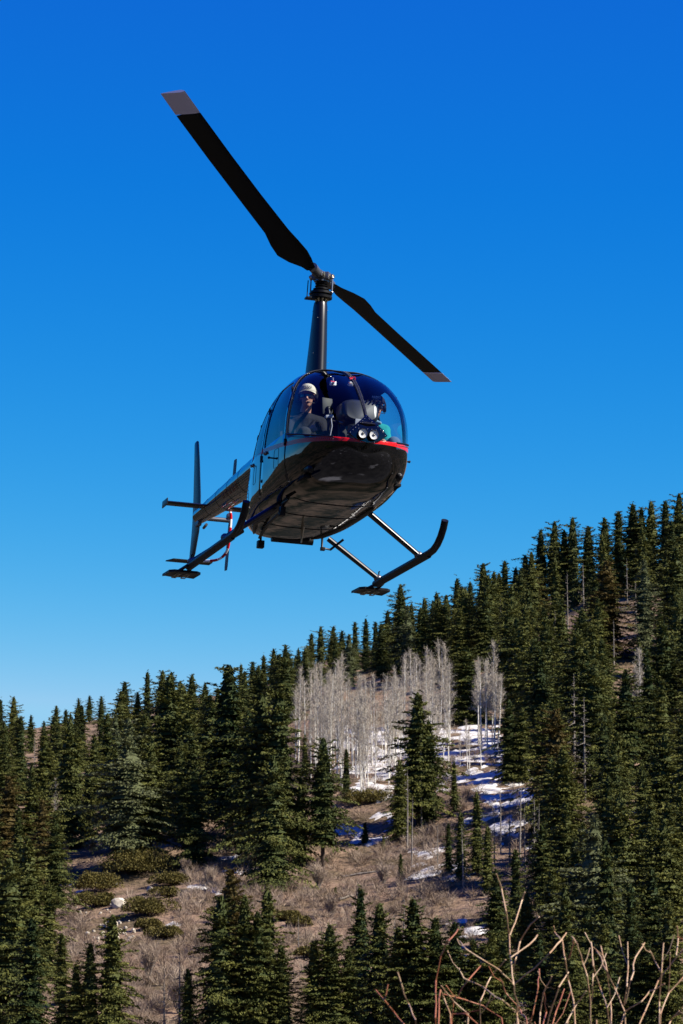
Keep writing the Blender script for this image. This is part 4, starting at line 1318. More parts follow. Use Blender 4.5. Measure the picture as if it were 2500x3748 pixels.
P_SHELL, P_WSR, P_WSL, P_STRIP = 0, 1, 2, 3
P_DOOR = {(0, -1): 10, (1, -1): 11, (0, 1): 12, (1, 1): 13}
P_WIN = {(0, -1): 20, (1, -1): 21, (0, 1): 22, (1, 1): 23}
# windshield
def post_x(z):                      # rear edge of the windshield: upright at the sill, raked over the roof
    return 1.45 - .12 * (z - 1.10) if z < 1.5 else 1.402 - .72 * (z - 1.5)
def sill_z(x):
    return 1.10 - .187 * (x - 1.45)
SILL = ((1.45, 0, 1.10), (-.187, 0, -1))
ws = cut(list(bm.faces), [((0, 0, 1.5), (0, 0, 1)), SILL, ((1.45, 0, 1.10), (-1, 0, -.12))])
for f in ws: f[pid] = P_STRIP
ws = cut([f for f in bm.faces if f[pid] == P_SHELL], [((0, 0, 1.5), (0, 0, -1)), ((1.402, 0, 1.5), (-1, 0, -.72))])
for f in ws: f[pid] = P_STRIP
ws = [f for f in bm.faces if f[pid] == P_STRIP]
r_ = cut(ws, [((0, -.016, 0), (0, 1, 0))])
for f in r_: f[pid] = P_WSR
l_ = cut([f for f in bm.faces if f[pid] == P_STRIP], [((0, .016, 0), (0, -1, 0))])
for f in l_: f[pid] = P_WSL
# red stripe
def shell_faces(): return [f for f in bm.faces if f[pid] == P_SHELL]
a_ = cut(shell_faces(), [((1.45, 0, 0), (-1, 0, 0)), ((1.45, 0, 1.0175), (.08, 0, 1)), ((1.45, 0, .970), (-.08, 0, -1))])
for f in a_: f[mid] = 2
b_ = cut([f for f in shell_faces() if f[mid] == 0], [((1.45, 0, 0), (1, 0, 0)), ((-.9, 0, 0), (-1, 0, 0)), ((1.45, 0, 1.0175), (.105, 0, 1)), ((1.45, 0, .970), (-.105, 0, -1))])
for f in b_: f[mid] = 2
# doors and their windows, both sides
for s in (-1, 1):
    sf = [f for f in shell_faces() if f.calc_center_median().y * s > .2]
    outl = rounded([(1.41, .60), (1.42, 1.12), (1.37, 1.50), (1.13, 1.83), (.50, 1.875), (.44, .60)], [.14, .03, .10, .08, .05, .14])
    d = cut(sf, poly_planes(outl, (0, 2)))
    for f in d: f[pid] = P_DOOR[(0, s)]
    win = rounded([(1.375, 1.115), (1.335, 1.48), (1.12, 1.75), (.54, 1.77), (.50, 1.115)], [.03, .08, .07, .07, .05])
    wf = cut(d, poly_planes(win, (0, 2)))
    for f in wf: f[pid] = P_WIN[(0, s)]
    sf = [f for f in shell_faces() if f.calc_center_median().y * s > .2]
    outl = rounded([(.43, .60), (.43, 1.865), (-.10, 1.80), (-.50, 1.20), (-.36, .60)], [.14, .05, .20, .12, .12])
    d = cut(sf, poly_planes(outl, (0, 2)))
    for f in d: f[pid] = P_DOOR[(1, s)]
    win = rounded([(.37, 1.115), (.36, 1.765), (-.06, 1.68), (-.40, 1.20), (-.40, 1.115)], [.05, .06, .16, .05, .03])
    wf = cut(d, poly_planes(win, (0, 2)))
    for f in wf: f[pid] = P_WIN[(1, s)]
bm.normal_update()

def shell_part(name, ids, mats, parent, thick=0.016, off=0.0, faces=None, smooth=True):
    fs = faces if faces is not None else [f for f in bm.faces if f[pid] in ids]
    vm = {}; vs = []; fl = []; ml = []
    for f in fs:
        idx = []
        for v in f.verts:
            if v not in vm:
                vm[v] = len(vs); vs.append(v.co + v.normal * off)
            idx.append(vm[v])
        fl.append(idx); ml.append(f[mid])
    me = bpy.data.meshes.new(name)
    me.from_pydata([v[:] for v in vs], [], fl)
    for m in mats: me.materials.append(m)
    me.polygons.foreach_set('material_index', ml)
    me.polygons.foreach_set('use_smooth', [smooth] * len(fl))
    me.update()
    o = bpy.data.objects.new(name, me); link(o, parent)
    if thick:
        md = o.modifiers.new('thickness', 'SOLIDIFY')
        md.thickness = thick; md.offset = -1.0
        md.material_offset = 1; md.use_rim = True; md.material_offset_rim = 0
    return o
SKIN = [M['paint'], M['trim'], M['red'], M['trim']]
shell_part('fuselage', [P_SHELL], SKIN, heli)
def glasspart(name, ids, parent, off=-.006):
    return shell_part(name, ids, [M['glass']] * 3, parent, thick=0, off=off)
wsr = glasspart('windshield', [P_WSR], heli); wsl = glasspart('windshield', [P_WSL], heli)
strip = shell_part('windshield_strip', [P_STRIP], [M['paint_satin'], M['trim'], M['paint_satin'], M['trim']], heli, thick=.02, off=.008)
doors = {}
for key in P_DOOR:
    d = shell_part('door', [P_DOOR[key]], SKIN, heli, thick=.02, off=.004)
    doors[key] = d
    glasspart('door_window', [P_WIN[key]], d, off=-.004)

def surf(o, d):
    h = bvh.ray_cast(Vector(o), Vector(d).normalized())
    return h[0], h[1]
def side_pt(x, z, s):
    return surf((x, s * 2, z), (0, -s, 0))
def front_pt(y, z):
    return surf((4, y, z), (-1, 0, 0))
def bead(mb, p, n, r=.006):
    mb.ell(Vector(p) + Vector(n) * r * .3, r, n=6, k=4)

# windshield frame: rim following the glass edge, and rivets
riv = MB()
rim = {}
for s in (-1, 1):
    mb = MB()
    pts = []
    for k in range(40):           # rear edge of the windshield, from the sill over the roof
        t = k / 39
        z = 1.10 + t * .85
        x = post_x(z)
        h = surf((x, s * 2, z), (0, -s, 0))
        if h[0] is None: break
        pts.append(h[0] + h[1] * .004)
        if k % 2: bead(riv, h[0] - Vector((.02, 0, 0)) + h[1] * .006, h[1], .0045)
    # finish across the roof
    yl = abs(pts[-1].y)
    for k in range(1, 8):
        y = s * yl * (1 - k / 7)
        h = surf((pts[-1].x - .01 * 0, y, 3), (0, 0, -1))
        if h[0] is not None: pts.append(h[0] + h[1] * .004)
    mb.tube([p[:] for p in pts], .006, 6)
    mb.build('windshield_frame', M['paint_satin'], heli)
    mb = MB(); pts = []
    for k in range(40):           # lower edge, from the door post to the nose
        x = 1.45 + (2.24 - 1.45) * k / 39
        z = sill_z(x)
        h = surf((x, s * 2, z), (0, -s, 0))
        if h[0] is None: break
        pts.append(h[0] + h[1] * .003)
        if k > 1: bead(riv, h[0] - Vector((0, 0, .028)) + h[1] * .004, h[1], .0045)
    mb.tube([p[:] for p in pts], .008, 6)
    mb.build('windshield_frame', M['paint_satin'], heli)
for k in range(46):
    x = 1.25 + (2.15 - 1.25) * k / 45
    h = surf((x, 0, 3), (0, 0, -1))
    if h[0] is not None and h[0].z > 1.2:
        for yy in (-.013, .013): bead(riv, h[0] + Vector((0, yy, .010)), h[1], .004)

# nose panel with the two landing lights
nf = [f for f in bm.faces if f.calc_center_median().x > 1.9]
pn = poly_planes([(0, 1.215), (-.235, .972), (-.235, .955), (-.12, .925), (-.08, .895), (.08, .895), (.12, .925), (.235, .955), (.235, .972)], (1, 2))
nf = cut(nf, pn)
for f in nf: f[mid] = 0
panel = shell_part('nose_light_panel', [], [M['paint'], M['paint'], M['paint'], M['paint']], heli, thick=.018, off=.012, faces=nf)
prv = MB()
for (a, b, n) in [((0, 1.20), (-.225, .975), 8), ((0, 1.20), (.225, .975), 8), ((-.08, .918), (.08, .918), 3), ((-.1, 1.05), (.1, 1.05), 4)]:
    for k in range(n + 1):
        t = k / n; y = a[0] + (b[0] - a[0]) * t * .93; z = a[1] + (b[1] - a[1]) * t - .012
        h = front_pt(y, z)
        if h[0] is not None: bead(prv, h[0] + h[1] * .013, h[1], .0055)
prv.build('rivets', M['metal'], panel)['kind'] = 'stuff'
for (y, z) in ((-.068, .982), (.050, .978)):
    h = front_pt(y, z)
    ax = Vector((1, .02, -.10)).normalized()
    c = Vector((h[0].x + .050, y, z))
    mb = MB()
    mb.lathe([(0.0430, -.04), (0.0525, -.02), (0.0542, .014), (0.0516, .020), (0.0473, .020), (0.0456, .010), (0.0447, .010)], c, ax, 28, cap=False)
    lamp = mb.build('landing_light', M['paint_satin'], heli)
    mb = MB(); mb.lathe([(0.0475, .015), (0.0413, .012), (0.0292, .009), (0.0140, .006), (0.0004, .006)], c, ax, 28, cap=False)
    mb.build('reflector', M['chrome'], lamp)
    mb = MB(); mb.ell(c + ax * .008, .008, n=10, k=6); mb.lathe([(0.0135, .004), (0.0135, .014), (0.0100, .014)], c, ax, 16, cap=False)
    mb.build('bulb', M['metal'], lamp)
    mb = MB(); mb.lathe([(0.0004, .024), (0.0172, .0235), (0.0344, .0215), (0.0470, .0195)], c, ax, 28, cap=False)
    mb.build('lens', M['lens'], lamp)
h = front_pt(0, 1.105)
mb = MB(); rt = Matrix.Rotation(R(32), 3, 'Y')
mb.box(h[0] + Vector((.002, 0, 0)), (.05, .15, .03), rt, bev=.008)
mb.box(h[0] + Vector((.018, 0, .012)), (.05, .17, .006), rt)
mb.build('air_inlet', M['black'], panel)

# door fittings
for key, d in doors.items():
    s = key[1]
    hx = .62 if key[0] == 0 else -.10
    mb = MB(); p, n = side_pt(hx, 1.045, s)
    mb.box(p + n * .012, (.11, .02, .028), None, bev=.006); mb.box(p + n * .02, (.03, .03, .012), None, bev=.003)
    mb.build('door_handle', M['steel'], d)
    for hz in ((1.02, 1.62) if key[0] == 0 else (1.02, 1.55)):
        fx = (post_x(hz) - .045) if key[0] == 0 else .41
        p, n = side_pt(fx, hz, s)
        mb = MB(); mb.tube([p + n * .008 - Vector((0, 0, .035)), p + n * .008 + Vector((0, 0, .035))], .010, 8); mb.box(p + n * .006, (.05, .012, .03), None, bev=.003)
        mb.build('hinge', M['black'], d)
    # raised outline of the lower pocket panel
    mb = MB()
    px = (1.02, 1.20) if key[0] == 0 else (.02, .16)
    q = rounded([(px[0], .80), (px[1], .80), (px[1], 1.0), (px[0], 1.0)], .03, 3)
    loop = []
    for (x, z) in q + [q[0]]:
        p, n = side_pt(x, z, s); loop.append((p + n * .005)[:])
    mb.tube(loop, .002, 4)
    mb.build('hatch_seal', M['black'], d)
# panel seams with rivets on the engine bay sides
for s in (-1, 1):
    for (x0, z0, x1, z1, n) in [(-.55, .62, -.55, 1.25, 16), (-.55, 1.0, -1.3, 1.0, 16), (-.95, .56, -.95, 1.55, 20), (.42, .585, -.5, .585, 22), (1.24, .585, .5, .585, 18), (-1.28, .62, -1.28, 1.6, 20)]:
        for k in range(n + 1):
            t = k / n; p, nn = side_pt(x0 + (x1 - x0) * t, z0 + (z1 - z0) * t, s)
            if p is not None: bead(riv, p, nn, .0042)
    for (x, z) in ((.50, .76),):
        p, n = side_pt(x, z, s); mb = MB(); mb.lathe([(.02, -.01), (.02, .008), (.014, .012), (.001, .012)], p, n, 14); mb.build('static_port', M['black'], heli)
    p, n = side_pt(.98 if s < 0 else 1.45, .925 if s < 0 else .93, s)
    mb = MB(); mb.tube([p, p + n * .045, p + n * .05 + Vector((.03, 0, 0))], .009, 6); mb.ell(p + n * .05, .014, n=8, k=6); mb.build('step_peg', M['black'], heli)
riv.build('rivets', M['steel'], heli)['kind'] = 'stuff'

# belly: seams, strakes, antenna, drain
for s in (-1, 1):
    mb = MB(); pts = []
    for k in range(16):
        x = .95 - 2.2 * k / 15; p, n = surf((x, s * (.47 if x > -.6 else .47 + (x + .6) * .22), -1), (0, 0, 1))
        pts.append((p + n * .012)[:])
    mb.tube(pts, [.006] + [.02] + [.028] * 12 + [.02] + [.008], 10)
    mb.build('belly_strake', M['paint_satin'], heli)
for x in (1.05, .30, -.45):
    mb = MB(); pts = []
    for k in range(13):
        p, n = surf((x, -.44 + .88 * k / 12, -1), (0, 0, 1)); pts.append((p + n * .003)[:])
    mb.tube(pts, .004, 5); mb.build('belly_seam', M['paint'], heli)
mb = MB(); mb.add([(-.33, .015, .465), (-.33, .03, .465), (-.46, .03, .465), (-.46, .015, .465), (-.42, .018, .30), (-.42, .027, .30), (-.45, .027, .30), (-.45, .018, .30)],
    [(0, 1, 2, 3), (4, 7, 6, 5), (0, 4, 5, 1), (1, 5, 6, 2), (2, 6, 7, 3), (3, 7, 4, 0)]); mb.build('belly_antenna', M['gold'], heli, smooth=False)
mb = MB(); mb.tube([(-1.36, -.10, .50), (-1.36, .38, .50)], .045, 14); mb.tube([(-1.36, -.06, .50), (-1.25, -.06, .62)], .02, 8); mb.tube([(-1.36, .3, .50), (-1.25, .3, .62)], .02, 8)
mb.build('muffler', M['black'], heli)
# camera boxes and brackets under the chines
mb = MB(); mb.box((.78, -.50, .395), (.10, .06, .10), None, bev=.008); mb.tube([(.78, -.50, .44), (.74, -.47, .50)], .014, 8); mb.tube([(.74, -.50, .40), (-.2, -.42, .43), (-1.1, -.30, .44)], .016, 8)
mb.build('camera_mount', M['black'], heli)
mb = MB(); mb.box((-1.16, -.27, .375), (.09, .075, .085), None, bev=.008); mb.tube([(-1.16, -.27, .40), (-1.16, -.27, .53)], .013, 8); mb.build('camera_mount', M['black'], heli)
mb = MB(); mb.tube([(-1.0, .40, .52), (-1.0, .40, .37), (-1.0, .50, .36), (-.9, .62, .47)], .014, 8); mb.box((-1.0, .41, .36), (.05, .05, .04), None, bev=.005); mb.build('ground_wheel_bracket', M['black'], heli)

# landing gear
def strut(p0, p1, wd=.052):
    mb = MB(); mb.tube([p0, p1], [wd, wd * .9], 12, sy=.62)
    o = mb.build('strut', M['paint_satin'], heli)
    mb = MB(); mb.ell(p1, (.055, .05, .045), n=10, k=6); mb.build('clamp', M['steel'], o)
    return o
SKX = {'front': (.62, .64), 'rear': (-1.12, -1.02)}
for s in (-1, 1):
    for nm, (xt, xb) in SKX.items():
        strut((xt, s * (.50 if nm == 'front' else .50), .505), (xb, s * 1.075, .085))
    mb = MB()
    pts = [(-1.15, s * 1.08, .045), (-.4, s * 1.08, .045), (.6, s * 1.08, .045), (1.04, s * 1.08, .045), (1.20, s * 1.08, .055), (1.34, s * 1.08, .092), (1.46, s * 1.08, .155), (1.55, s * 1.08, .235), (1.60, s * 1.08, .31)]
    mb.tube(pts, .039, 14)
    sk_o = mb.build('landing_skid', M['black'], heli)
    mb = MB(); mb.tube([(-1.05, s * 1.08, .014), (1.05, s * 1.08, .014)], [.024, .024], 8); mb.build('skid_shoe', M['black'], sk_o)
    # snow pad behind the skid end
    o2 = [(-1.18, -.13), (-1.24, -.18), (-1.56, -.19), (-1.70, -.13), (-1.74, -.03), (-1.70, .10), (-1.56, .17), (-1.24, .18), (-1.18, .13)]
    mb = MB(); n = len(o2); cy = s * 1.10
    up = [(x, cy + y, .010 + (.03 if x < -1.65 else 0)) for x, y in o2]; dn = [(x, cy + y, -.016 + (.03 if x < -1.65 else 0)) for x, y in o2]
    mb.add(up + dn, [tuple(range(n))[::-1], tuple(range(n, 2 * n))] + [(i, (i + 1) % n, n + (i + 1) % n, n + i) for i in range(n)])
    for yy in (-.06, .06): mb.tube([(-1.0, cy + yy * .5, .03), (-1.5, cy + yy, .018)], .018, 6)
    pad = mb.build('snow_pad', M['black'], sk_o, smooth=False)
    mb = MB()
    for yy in (-.055, .05):
        for (a, b) in (((-1.30, yy - .022), (-1.58, yy - .022)), ((-1.30, yy + .022), (-1.58, yy + .022)), ((-1.30, yy - .022), (-1.30, yy + .022)), ((-1.44, yy - .022), (-1.44, yy + .022)), ((-1.58, yy - .022), (-1.58, yy + .022))):
            mb.tube([(a[0], cy + a[1], -.018), (b[0], cy + b[1], -.018)], .006, 4)
    mb.build('pad_grip', M['gold'], pad)
    mb = MB(); mb.tube([(-1.02, s * 1.08, .08), (-1.02, s * 1.08, .16), (-.99, s * 1.08, .16)], .008, 6); mb.build('tie_down_hook', M['black'], sk_o)

# mast fairing
mb = MB(); vs = []; n = 28
prof = [(1.90, .30, .118, -.10), (2.10, .235, .108, -.06), (2.4, .185, .096, -.03), (2.7, .135, .084, -.01), (2.88, .105, .077, 0), (2.925, .092, .070, 0), (2.94, .06, .05, 0)]
for (z, a, b, cx) in prof:
    for k in range(n):
        q = 2 * math.pi * k / n; vs.append((cx + a * math.cos(q), b * math.sin(q), z))
fs = [(i * n + k, i * n + (k + 1) % n, (i + 1) * n + (k + 1) % n, (i + 1) * n + k) for i in range(len(prof) - 1) for k in range(n)]
fs.append(tuple((len(prof) - 1) * n + k for k in range(n)))
mb.add(vs, fs); fair = mb.build('mast_fairing', M['paint_satin'], heli)
mb = MB()
for i in range(20):
    z = 1.95 + .9 * random.random(); q = random.random() * 6.28; t = (z - 1.9) / 1.0
    a = .30 - .2 * t; b = .118 - .04 * t
    bead(mb, (a * math.cos(q) * .98, b * math.sin(q), z), (0, 0, 1), .0045)
mb.build('rivets', M['metal'], fair)['kind'] = 'stuff'
mb = MB(); mb.lathe([(.17, 1.965), (.15, 1.985), (.125, 2.0)], (-.10, 0, 0), (0, 0, 1), 28, cap=False); mb.build('mast_collar', M['paint_satin'], fair)

# rotor head
PHI = -0.54084
TIPA, TIPB = .56, -.02
hub = MB(); hub.lathe([(.035, 2.92), (.035, 3.20)], n=16); hub.lathe([(.05, 3.16), (.085, 3.165), (.085, 3.185), (.05, 3.19)], n=20)
rh = Matrix.Rotation(PHI, 3, 'Z')
hub.box((0, 0, 3.225), (.40, .11, .065), rh, bev=.012); hub.box((0, 0, 3.225), (.15, .20, .085), rh, bev=.012); hub.lathe([(.06, 3.26), (.06, 3.275), (.03, 3.285), (.001, 3.285)], n=16)
hubo = hub.build('rotor_hub', M['steel'], heli)
mb = MB(); mb.lathe([(.095, 2.97), (.125, 2.975), (.128, 3.000), (.10, 3.008), (.10, 3.02), (.125, 3.025), (.125, 3.05), (.07, 3.058), (.07, 3.07), (.09, 3.075), (.09, 3.085), (.06, 3.10)], n=28); mb.box((.02, -.12, 2.962), (.10, .12, .02), None, bev=.004)
mb.build('swashplate', M['black'], hubo)
mb = MB(); mb.lathe([(.06, 3.10), (.075, 3.115), (.055, 3.128), (.075, 3.142), (.055, 3.155)], n=20, cap=False); mb.build('rubber_boot', M['black'], hubo)
for s in (-1, 1):
    d = rh @ Vector((.02 * s, s * .13, 0)); mb = MB()
    mb.tube([(d.x, d.y, 3.04), (d.x, d.y, 3.205)], .009, 8); mb.ell((d.x, d.y, 3.04), .017, n=8, k=6); mb.ell((d.x, d.y, 3.205), .017, n=8, k=6); mb.build('pitch_link', M['metal'], hubo)
    d = rh @ Vector((0, s * .115, 0)); mb = MB(); mb.lathe([(.028, -.02), (.028, .015), (.016, .02), (.016, .03), (.001, .03)], (d.x, d.y, 3.225), d, 12); mb.build('teeter_bolt', M['brass'], hubo)
    d = rh @ Vector((s * .13, 0, 0)); mb = MB(); mb.lathe([(.026, -.07), (.026, .07)], (d.x, d.y, 3.225), rh @ Vector((0, 1, 0)), 12); mb.build('coning_bolt', M['brass'], hubo)
for k in range(5):
    a = -1.2 + k * .62; mb = MB(); mb.tube([(.062 * math.cos(a), .062 * math.sin(a), 2.93), (.075 * math.cos(a), .075 * math.sin(a), 2.975)], .010, 6); mb.ell((.075 * math.cos(a), .075 * math.sin(a), 2.965), .014, n=8, k=6); mb.build('push_rod', M['brass'], hubo)
mb = MB(); mb.tube([(.03, -.165, 2.97), (.03, -.160, 3.16)], .006, 6); mb.tube([(.03, -.165, 2.97), (.02, -.12, 2.965)], .008, 6); mb.build('drive_scissor', M['black'], hubo)

def blade(sign, tip_rise, pitch):
    """foil from root to tip; white band at the end"""
    d = Vector((math.cos(PHI), math.sin(PHI), 0)) * sign
    e = Vector((0, 0, 1)).cross(d)            # leading side (turns counter-clockwise seen from above)
    foil = [(.0, 0), (.06, .035), (.2, .058), (.4, .055), (.7, .03), (1.0, .002), (1.0, -.002), (.7, -.018), (.4, -.035), (.2, -.042), (.06, -.028)]
    rs = [(.30, .11, 2.0), (.42, .14, 1.5), (.62, .26, 1.1), (.85, .34, 1), (1.15, .32, 1), (1.5, .265, 1), (2.5, .254, 1), (3.5, .254, 1), (4.53, .254, 1), (4.55, .254, 1), (5.03, .25, 1)]
    def ring(r, ch, tk):
        q = (r - .2) / 4.83; z = 3.225 + tip_rise * (.75 * q + .25 * q * q)
        tw = pitch - R(5) * q
        out = []
        for (a, b) in foil:
            fx = (.25 - a) * ch; fz = b * ch * tk
            out.append(tuple(d * r + e * (fx * math.cos(tw) - fz * math.sin(tw)) + Vector((0, 0, z + fx * math.sin(tw) + fz * math.cos(tw)))))
        return out
    n = len(foil)
    def loft(sel):
        vs = [p for s_ in sel for p in ring(*s_)]
        fs = [(i * n + k, i * n + (k + 1) % n, (i + 1) * n + (k + 1) % n, (i + 1) * n + k) for i in range(len(sel) - 1) for k in range(n)]
        fs += [tuple(range(n))[::-1], tuple((len(sel) - 1) * n + k for k in range(n))]
        m = MB(); m.add(vs, fs); return m
    b = loft(rs[:9]).build('rotor_blade', M['blade'], heli)
    loft(rs[9:]).build('blade_tip', M['bladetip'], b)
    m = MB(); m.tube([d * .16 + Vector((0, 0, 3.225)), d * .36 + Vector((0, 0, 3.225 + tip_rise * .03))], [.05, .055], 12); m.build('blade_grip', M['steel'], b)
    return b
blade(1, TIPA, R(9)); blade(-1, TIPB, R(9))

# tail
mb = MB(); BX = np.linspace(-2.12, -5.80, 12)
def boom_c(x): t = (-2.12 - x) / 3.68; return 1.458 + .05 * t, .212 - .122 * t
mb.tube([(x, 0, boom_c(x)[0]) for x in BX], [boom_c(x)[1] for x in BX], 28)
boom = mb.build('tail_boom', M['paint'], heli)
rv = MB()
for x in np.arange(-2.3, -5.7, -.06):
    z, r = boom_c(x)
    for a in (R(150), R(200), R(235)): bead(rv, (x, r * math.cos(a), z + r * math.sin(a) * 1), (0, math.cos(a), math.sin(a)), .0035)
for xx in (-2.9, -3.6, -4.3, -5.0):
    z, r = boom_c(xx); mb = MB(); mb.lathe([(r + .002, -.006), (r + .004, 0), (r + .002, .006)], (xx, 0, z), (1, 0, 0), 28, cap=False); mb.build('boom_seam', M['paint_satin'], boom)
rv.build('rivets', M['steel'], boom)['kind'] = 'stuff'
M['reddim'] = mat('faded_red_paint', (.16, .006, .008), .2)
# red registration marks on the boom side, as broken blocks (not legible in the photograph)
for i in range(5):
    x = -3.0 - i * .20; z, r = boom_c(x)
    for (dx, w_, a0, a1) in ((0, .03, 186, 218), (.045, .03, 186, 200), (.09, .03, 196, 218)):
        vs = []
        for k in range(6):
            a = R(a0 + (a1 - a0) * k / 5)
            for xx in (x - dx, x - dx - w_): vs.append((xx, (r + .0035) * math.cos(a), z + (r + .0035) * math.sin(a)))
        m = MB(); m.add(vs, [(2 * k, 2 * k + 1, 2 * k + 3, 2 * k + 2) for k in range(5)]); m.build('red_marking', M['reddim'], boom)
mb = MB(); mb.lathe([(.024, 0), (.024, .03), (.020, .055), (.012, .065), (.001, .065)], (-3.95, 0, 1.625), (0, 0, 1), 16); mb.build('beacon_light', M['greypl'], boom)
mb = MB(); mb.ell((-5.80, .0, 1.505), (.14, .075, .085), n=14, k=8); mb.tube([(-5.86, 0, 1.505), (-5.86, .40, 1.505)], .03, 10); mb.box((-5.7, -.03, 1.40), (.16, .05, .07), None, bev=.01); mb.tube([(-5.5, .03, 1.36), (-5.75, .05, 1.36)], .018, 8)
mb.build('tail_gearbox', M['steel'], heli)
def fin(name, secs):
    """secs: (z, leading x, trailing x, y, thickness)"""
    m = MB(); vs = []; fo = [(0, 0), (.1, .7), (.3, 1), (.65, .6), (1, .08), (1, -.08), (.65, -.6), (.3, -1), (.1, -.7)]; n = len(fo)
    for (z, xl, xt, y, th) in secs:
        for (a, b) in fo: vs.append((xl + (xt - xl) * a, y + b * th / 2, z))
    fs = [(i * n + k, (i + 1) * n + k, (i + 1) * n + (k + 1) % n, i * n + (k + 1) % n) for i in range(len(secs) - 1) for k in range(n)]
    fs += [tuple(range(n)), tuple((len(secs) - 1) * n + k for k in range(n))[::-1]]
    m.add(vs, fs); return m.build(name, M['paint_satin'], heli)
fin('vertical_fin', [(1.46, -5.72, -6.16, -.01, .055), (1.80, -5.78, -6.17, -.012, .05), (2.25, -5.90, -6.19, -.022, .042), (2.50, -5.97, -6.20, -.03, .03), (2.52, -6.03, -6.18, -.03, .012)])
lf = fin('vertical_fin', [(1.46, -5.72, -6.16, -.01, .055), (1.30, -5.76, -6.17, -.012, .05), (1.05, -5.88, -6.19, -.018, .042), (.99, -5.94, -6.18, -.02, .02)])
mb = MB(); mb.tube([(-6.06, -.02, 1.02), (-6.08, -.02, .86), (-6.14, -.02, .80), (-6.20, -.02, .80)], .014, 8); mb.build('tail_skid', M['black'], lf)
mb = MB(); mb.add([(x, y, .955 + dz) for dz in (0, .014) for (x, y) in ((-5.90, -.28), (-5.90, .22), (-6.10, .22), (-6.10, -.34))], [(3, 2, 1, 0), (4, 5, 6, 7), (0, 1, 5, 4), (1, 2, 6, 5), (2, 3, 7, 6), (3, 0, 4, 7)]); mb.build('lower_end_plate', M['black'], lf, smooth=False)
mb = MB(); vs = []; fo = [(0, 0), (.08, .6), (.3, 1), (.65, .6), (1, .06), (1, -.06), (.65, -.5), (.3, -.8), (.08, -.5)]; n = len(fo)
for y in (-.60, -.59, 0, .50, .51):
    k = 1 if -.595 < y < .505 else .75
    for (a, b) in fo: vs.append((-4.90 - .27 * a * k, y, 1.49 + b * .022 * k))
fs = [(i * n + k, i * n + (k + 1) % n, (i + 1) * n + (k + 1) % n, (i + 1) * n + k) for i in range(4) for k in range(n)] + [tuple(range(n))[::-1], tuple(4 * n + k for k in range(n))]
mb.add(vs, fs); stab = mb.build('horizontal_stabilizer', M['paint_satin'], heli)
for y in (-.605, .515):
    mb = MB(); mb.box((-5.03, y, 1.49), (.30, .012, .085), None, bev=.004); mb.build('end_plate', M['paint_satin'], stab)
M['trblade'] = mat('tail_blade_paint', (.06, .065, .08), .45)
tr = bpy.data.objects.new('tail_rotor', None); link(tr, heli)
tr.location = (0, 0, 0)
mb = MB(); mb.lathe([(.035, 0), (.05, .02), (.05, .05), (.03, .07), (.001, .07)], (-5.86, .36, 1.55), (0, 1, 0), 16); mb.build('hub', M['steel'], tr)
for s in (-1, 1):
    mb = MB(); d = Vector((.02, .03, 1)).normalized() * s; c = Vector((-5.86, .41, 1.58)); ch = Vector((1, .12, 0)).normalized()
    vs = []
    for (r, hw) in ((.06, .03), (.12, .06), (.66, .06), (.71, .05)):
        for (a, b) in ((1, 0), (.4, .009), (-1, 0), (.4, -.006)): vs.append(tuple(c + d * r + ch * hw * a + Vector((0, b, 0))))
    mb.add(vs, [(i * 4 + k, i * 4 + (k + 1) % 4, i * 4 + 4 + (k + 1) % 4, i * 4 + 4 + k) for i in range(3) for k in range(4)] + [(3, 2, 1, 0), (12, 13, 14, 15)])
    mb.build('blade', M['trblade'], tr)
gpts = [(-5.25, .10, 1.50), (-5.32, .24, 1.58), (-5.35, .30, 1.47), (-5.36, .30, 1.22), (-5.42, .29, 1.04), (-5.60, .22, .95), (-5.88, .05, .96), (-5.98, -.01, 1.0)]
def smooth_path(P, k=5):
    P = [V(*p) for p in P]; out = []
    for i in range(len(P) - 1):
        p0 = P[max(i - 1, 0)]; p1 = P[i]; p2 = P[i + 1]; p3 = P[min(i + 2, len(P) - 1)]
        for j in range(k):
            t = j / k; out.append(.5 * ((2 * p1) + (-p0 + p2) * t + (2 * p0 - 5 * p1 + 4 * p2 - p3) * t * t + (-p0 + 3 * p1 - 3 * p2 + p3) * t ** 3))
    return out + [P[-1]]
gp = smooth_path(gpts, 5)
mb = MB(); mb.tube(gp, .016, 8); guard = mb.build('tail_rotor_guard', M['white'], heli)
for i in range(1, len(gp) - 2, 4):
    mb = MB(); mb.tube(gp[i:i + 3], .0175, 8); mb.build('red_band', M['red'], guard)

# ---- cabin
mb = MB(); mb.box((.65, 0, .60), (2.3, 1.06, .03), None, bev=.005); mb.build('cabin_floor', M['trim'], heli)
mb = MB(); mb.box((-.62, 0, 1.12), (.04, .92, 1.0), None, bev=.01); mb.build('rear_bulkhead', M['trim'], heli)
def seat(x, y, wd, name='seat'):
    mb = MB(); mb.box((x, y, .73), (.46, wd * .98, .24), None, bev=.02)
    so_ = mb.build(name, M['trim'], heli)
    mb = MB(); mb.box((x + .01, y, .885), (.48, wd, .09), Matrix.Rotation(R(-4), 3, 'Y'), bev=.035); mb.build('cushion', M['seat'], so_)
    mb = MB(); mb.box((x - .25, y, 1.17), (.09, wd, .60), Matrix.Rotation(R(-10), 3, 'Y'), bev=.04); mb.build('backrest', M['seat'], so_)
    mb = MB(); mb.box((x - .31, y, 1.55), (.07, .24, .15), Matrix.Rotation(R(-8), 3, 'Y'), bev=.03); mb.tube([(x - .29, y - .05, 1.42), (x - .31, y - .05, 1.5)], .008, 6); mb.tube([(x - .29, y + .05, 1.42), (x - .31, y + .05, 1.5)], .008, 6); mb.build('headrest', M['seat'], so_)
    return so_
for y in (-.33, .33): seat(.95, y, .46); seat(-.12, y * .95, .46)
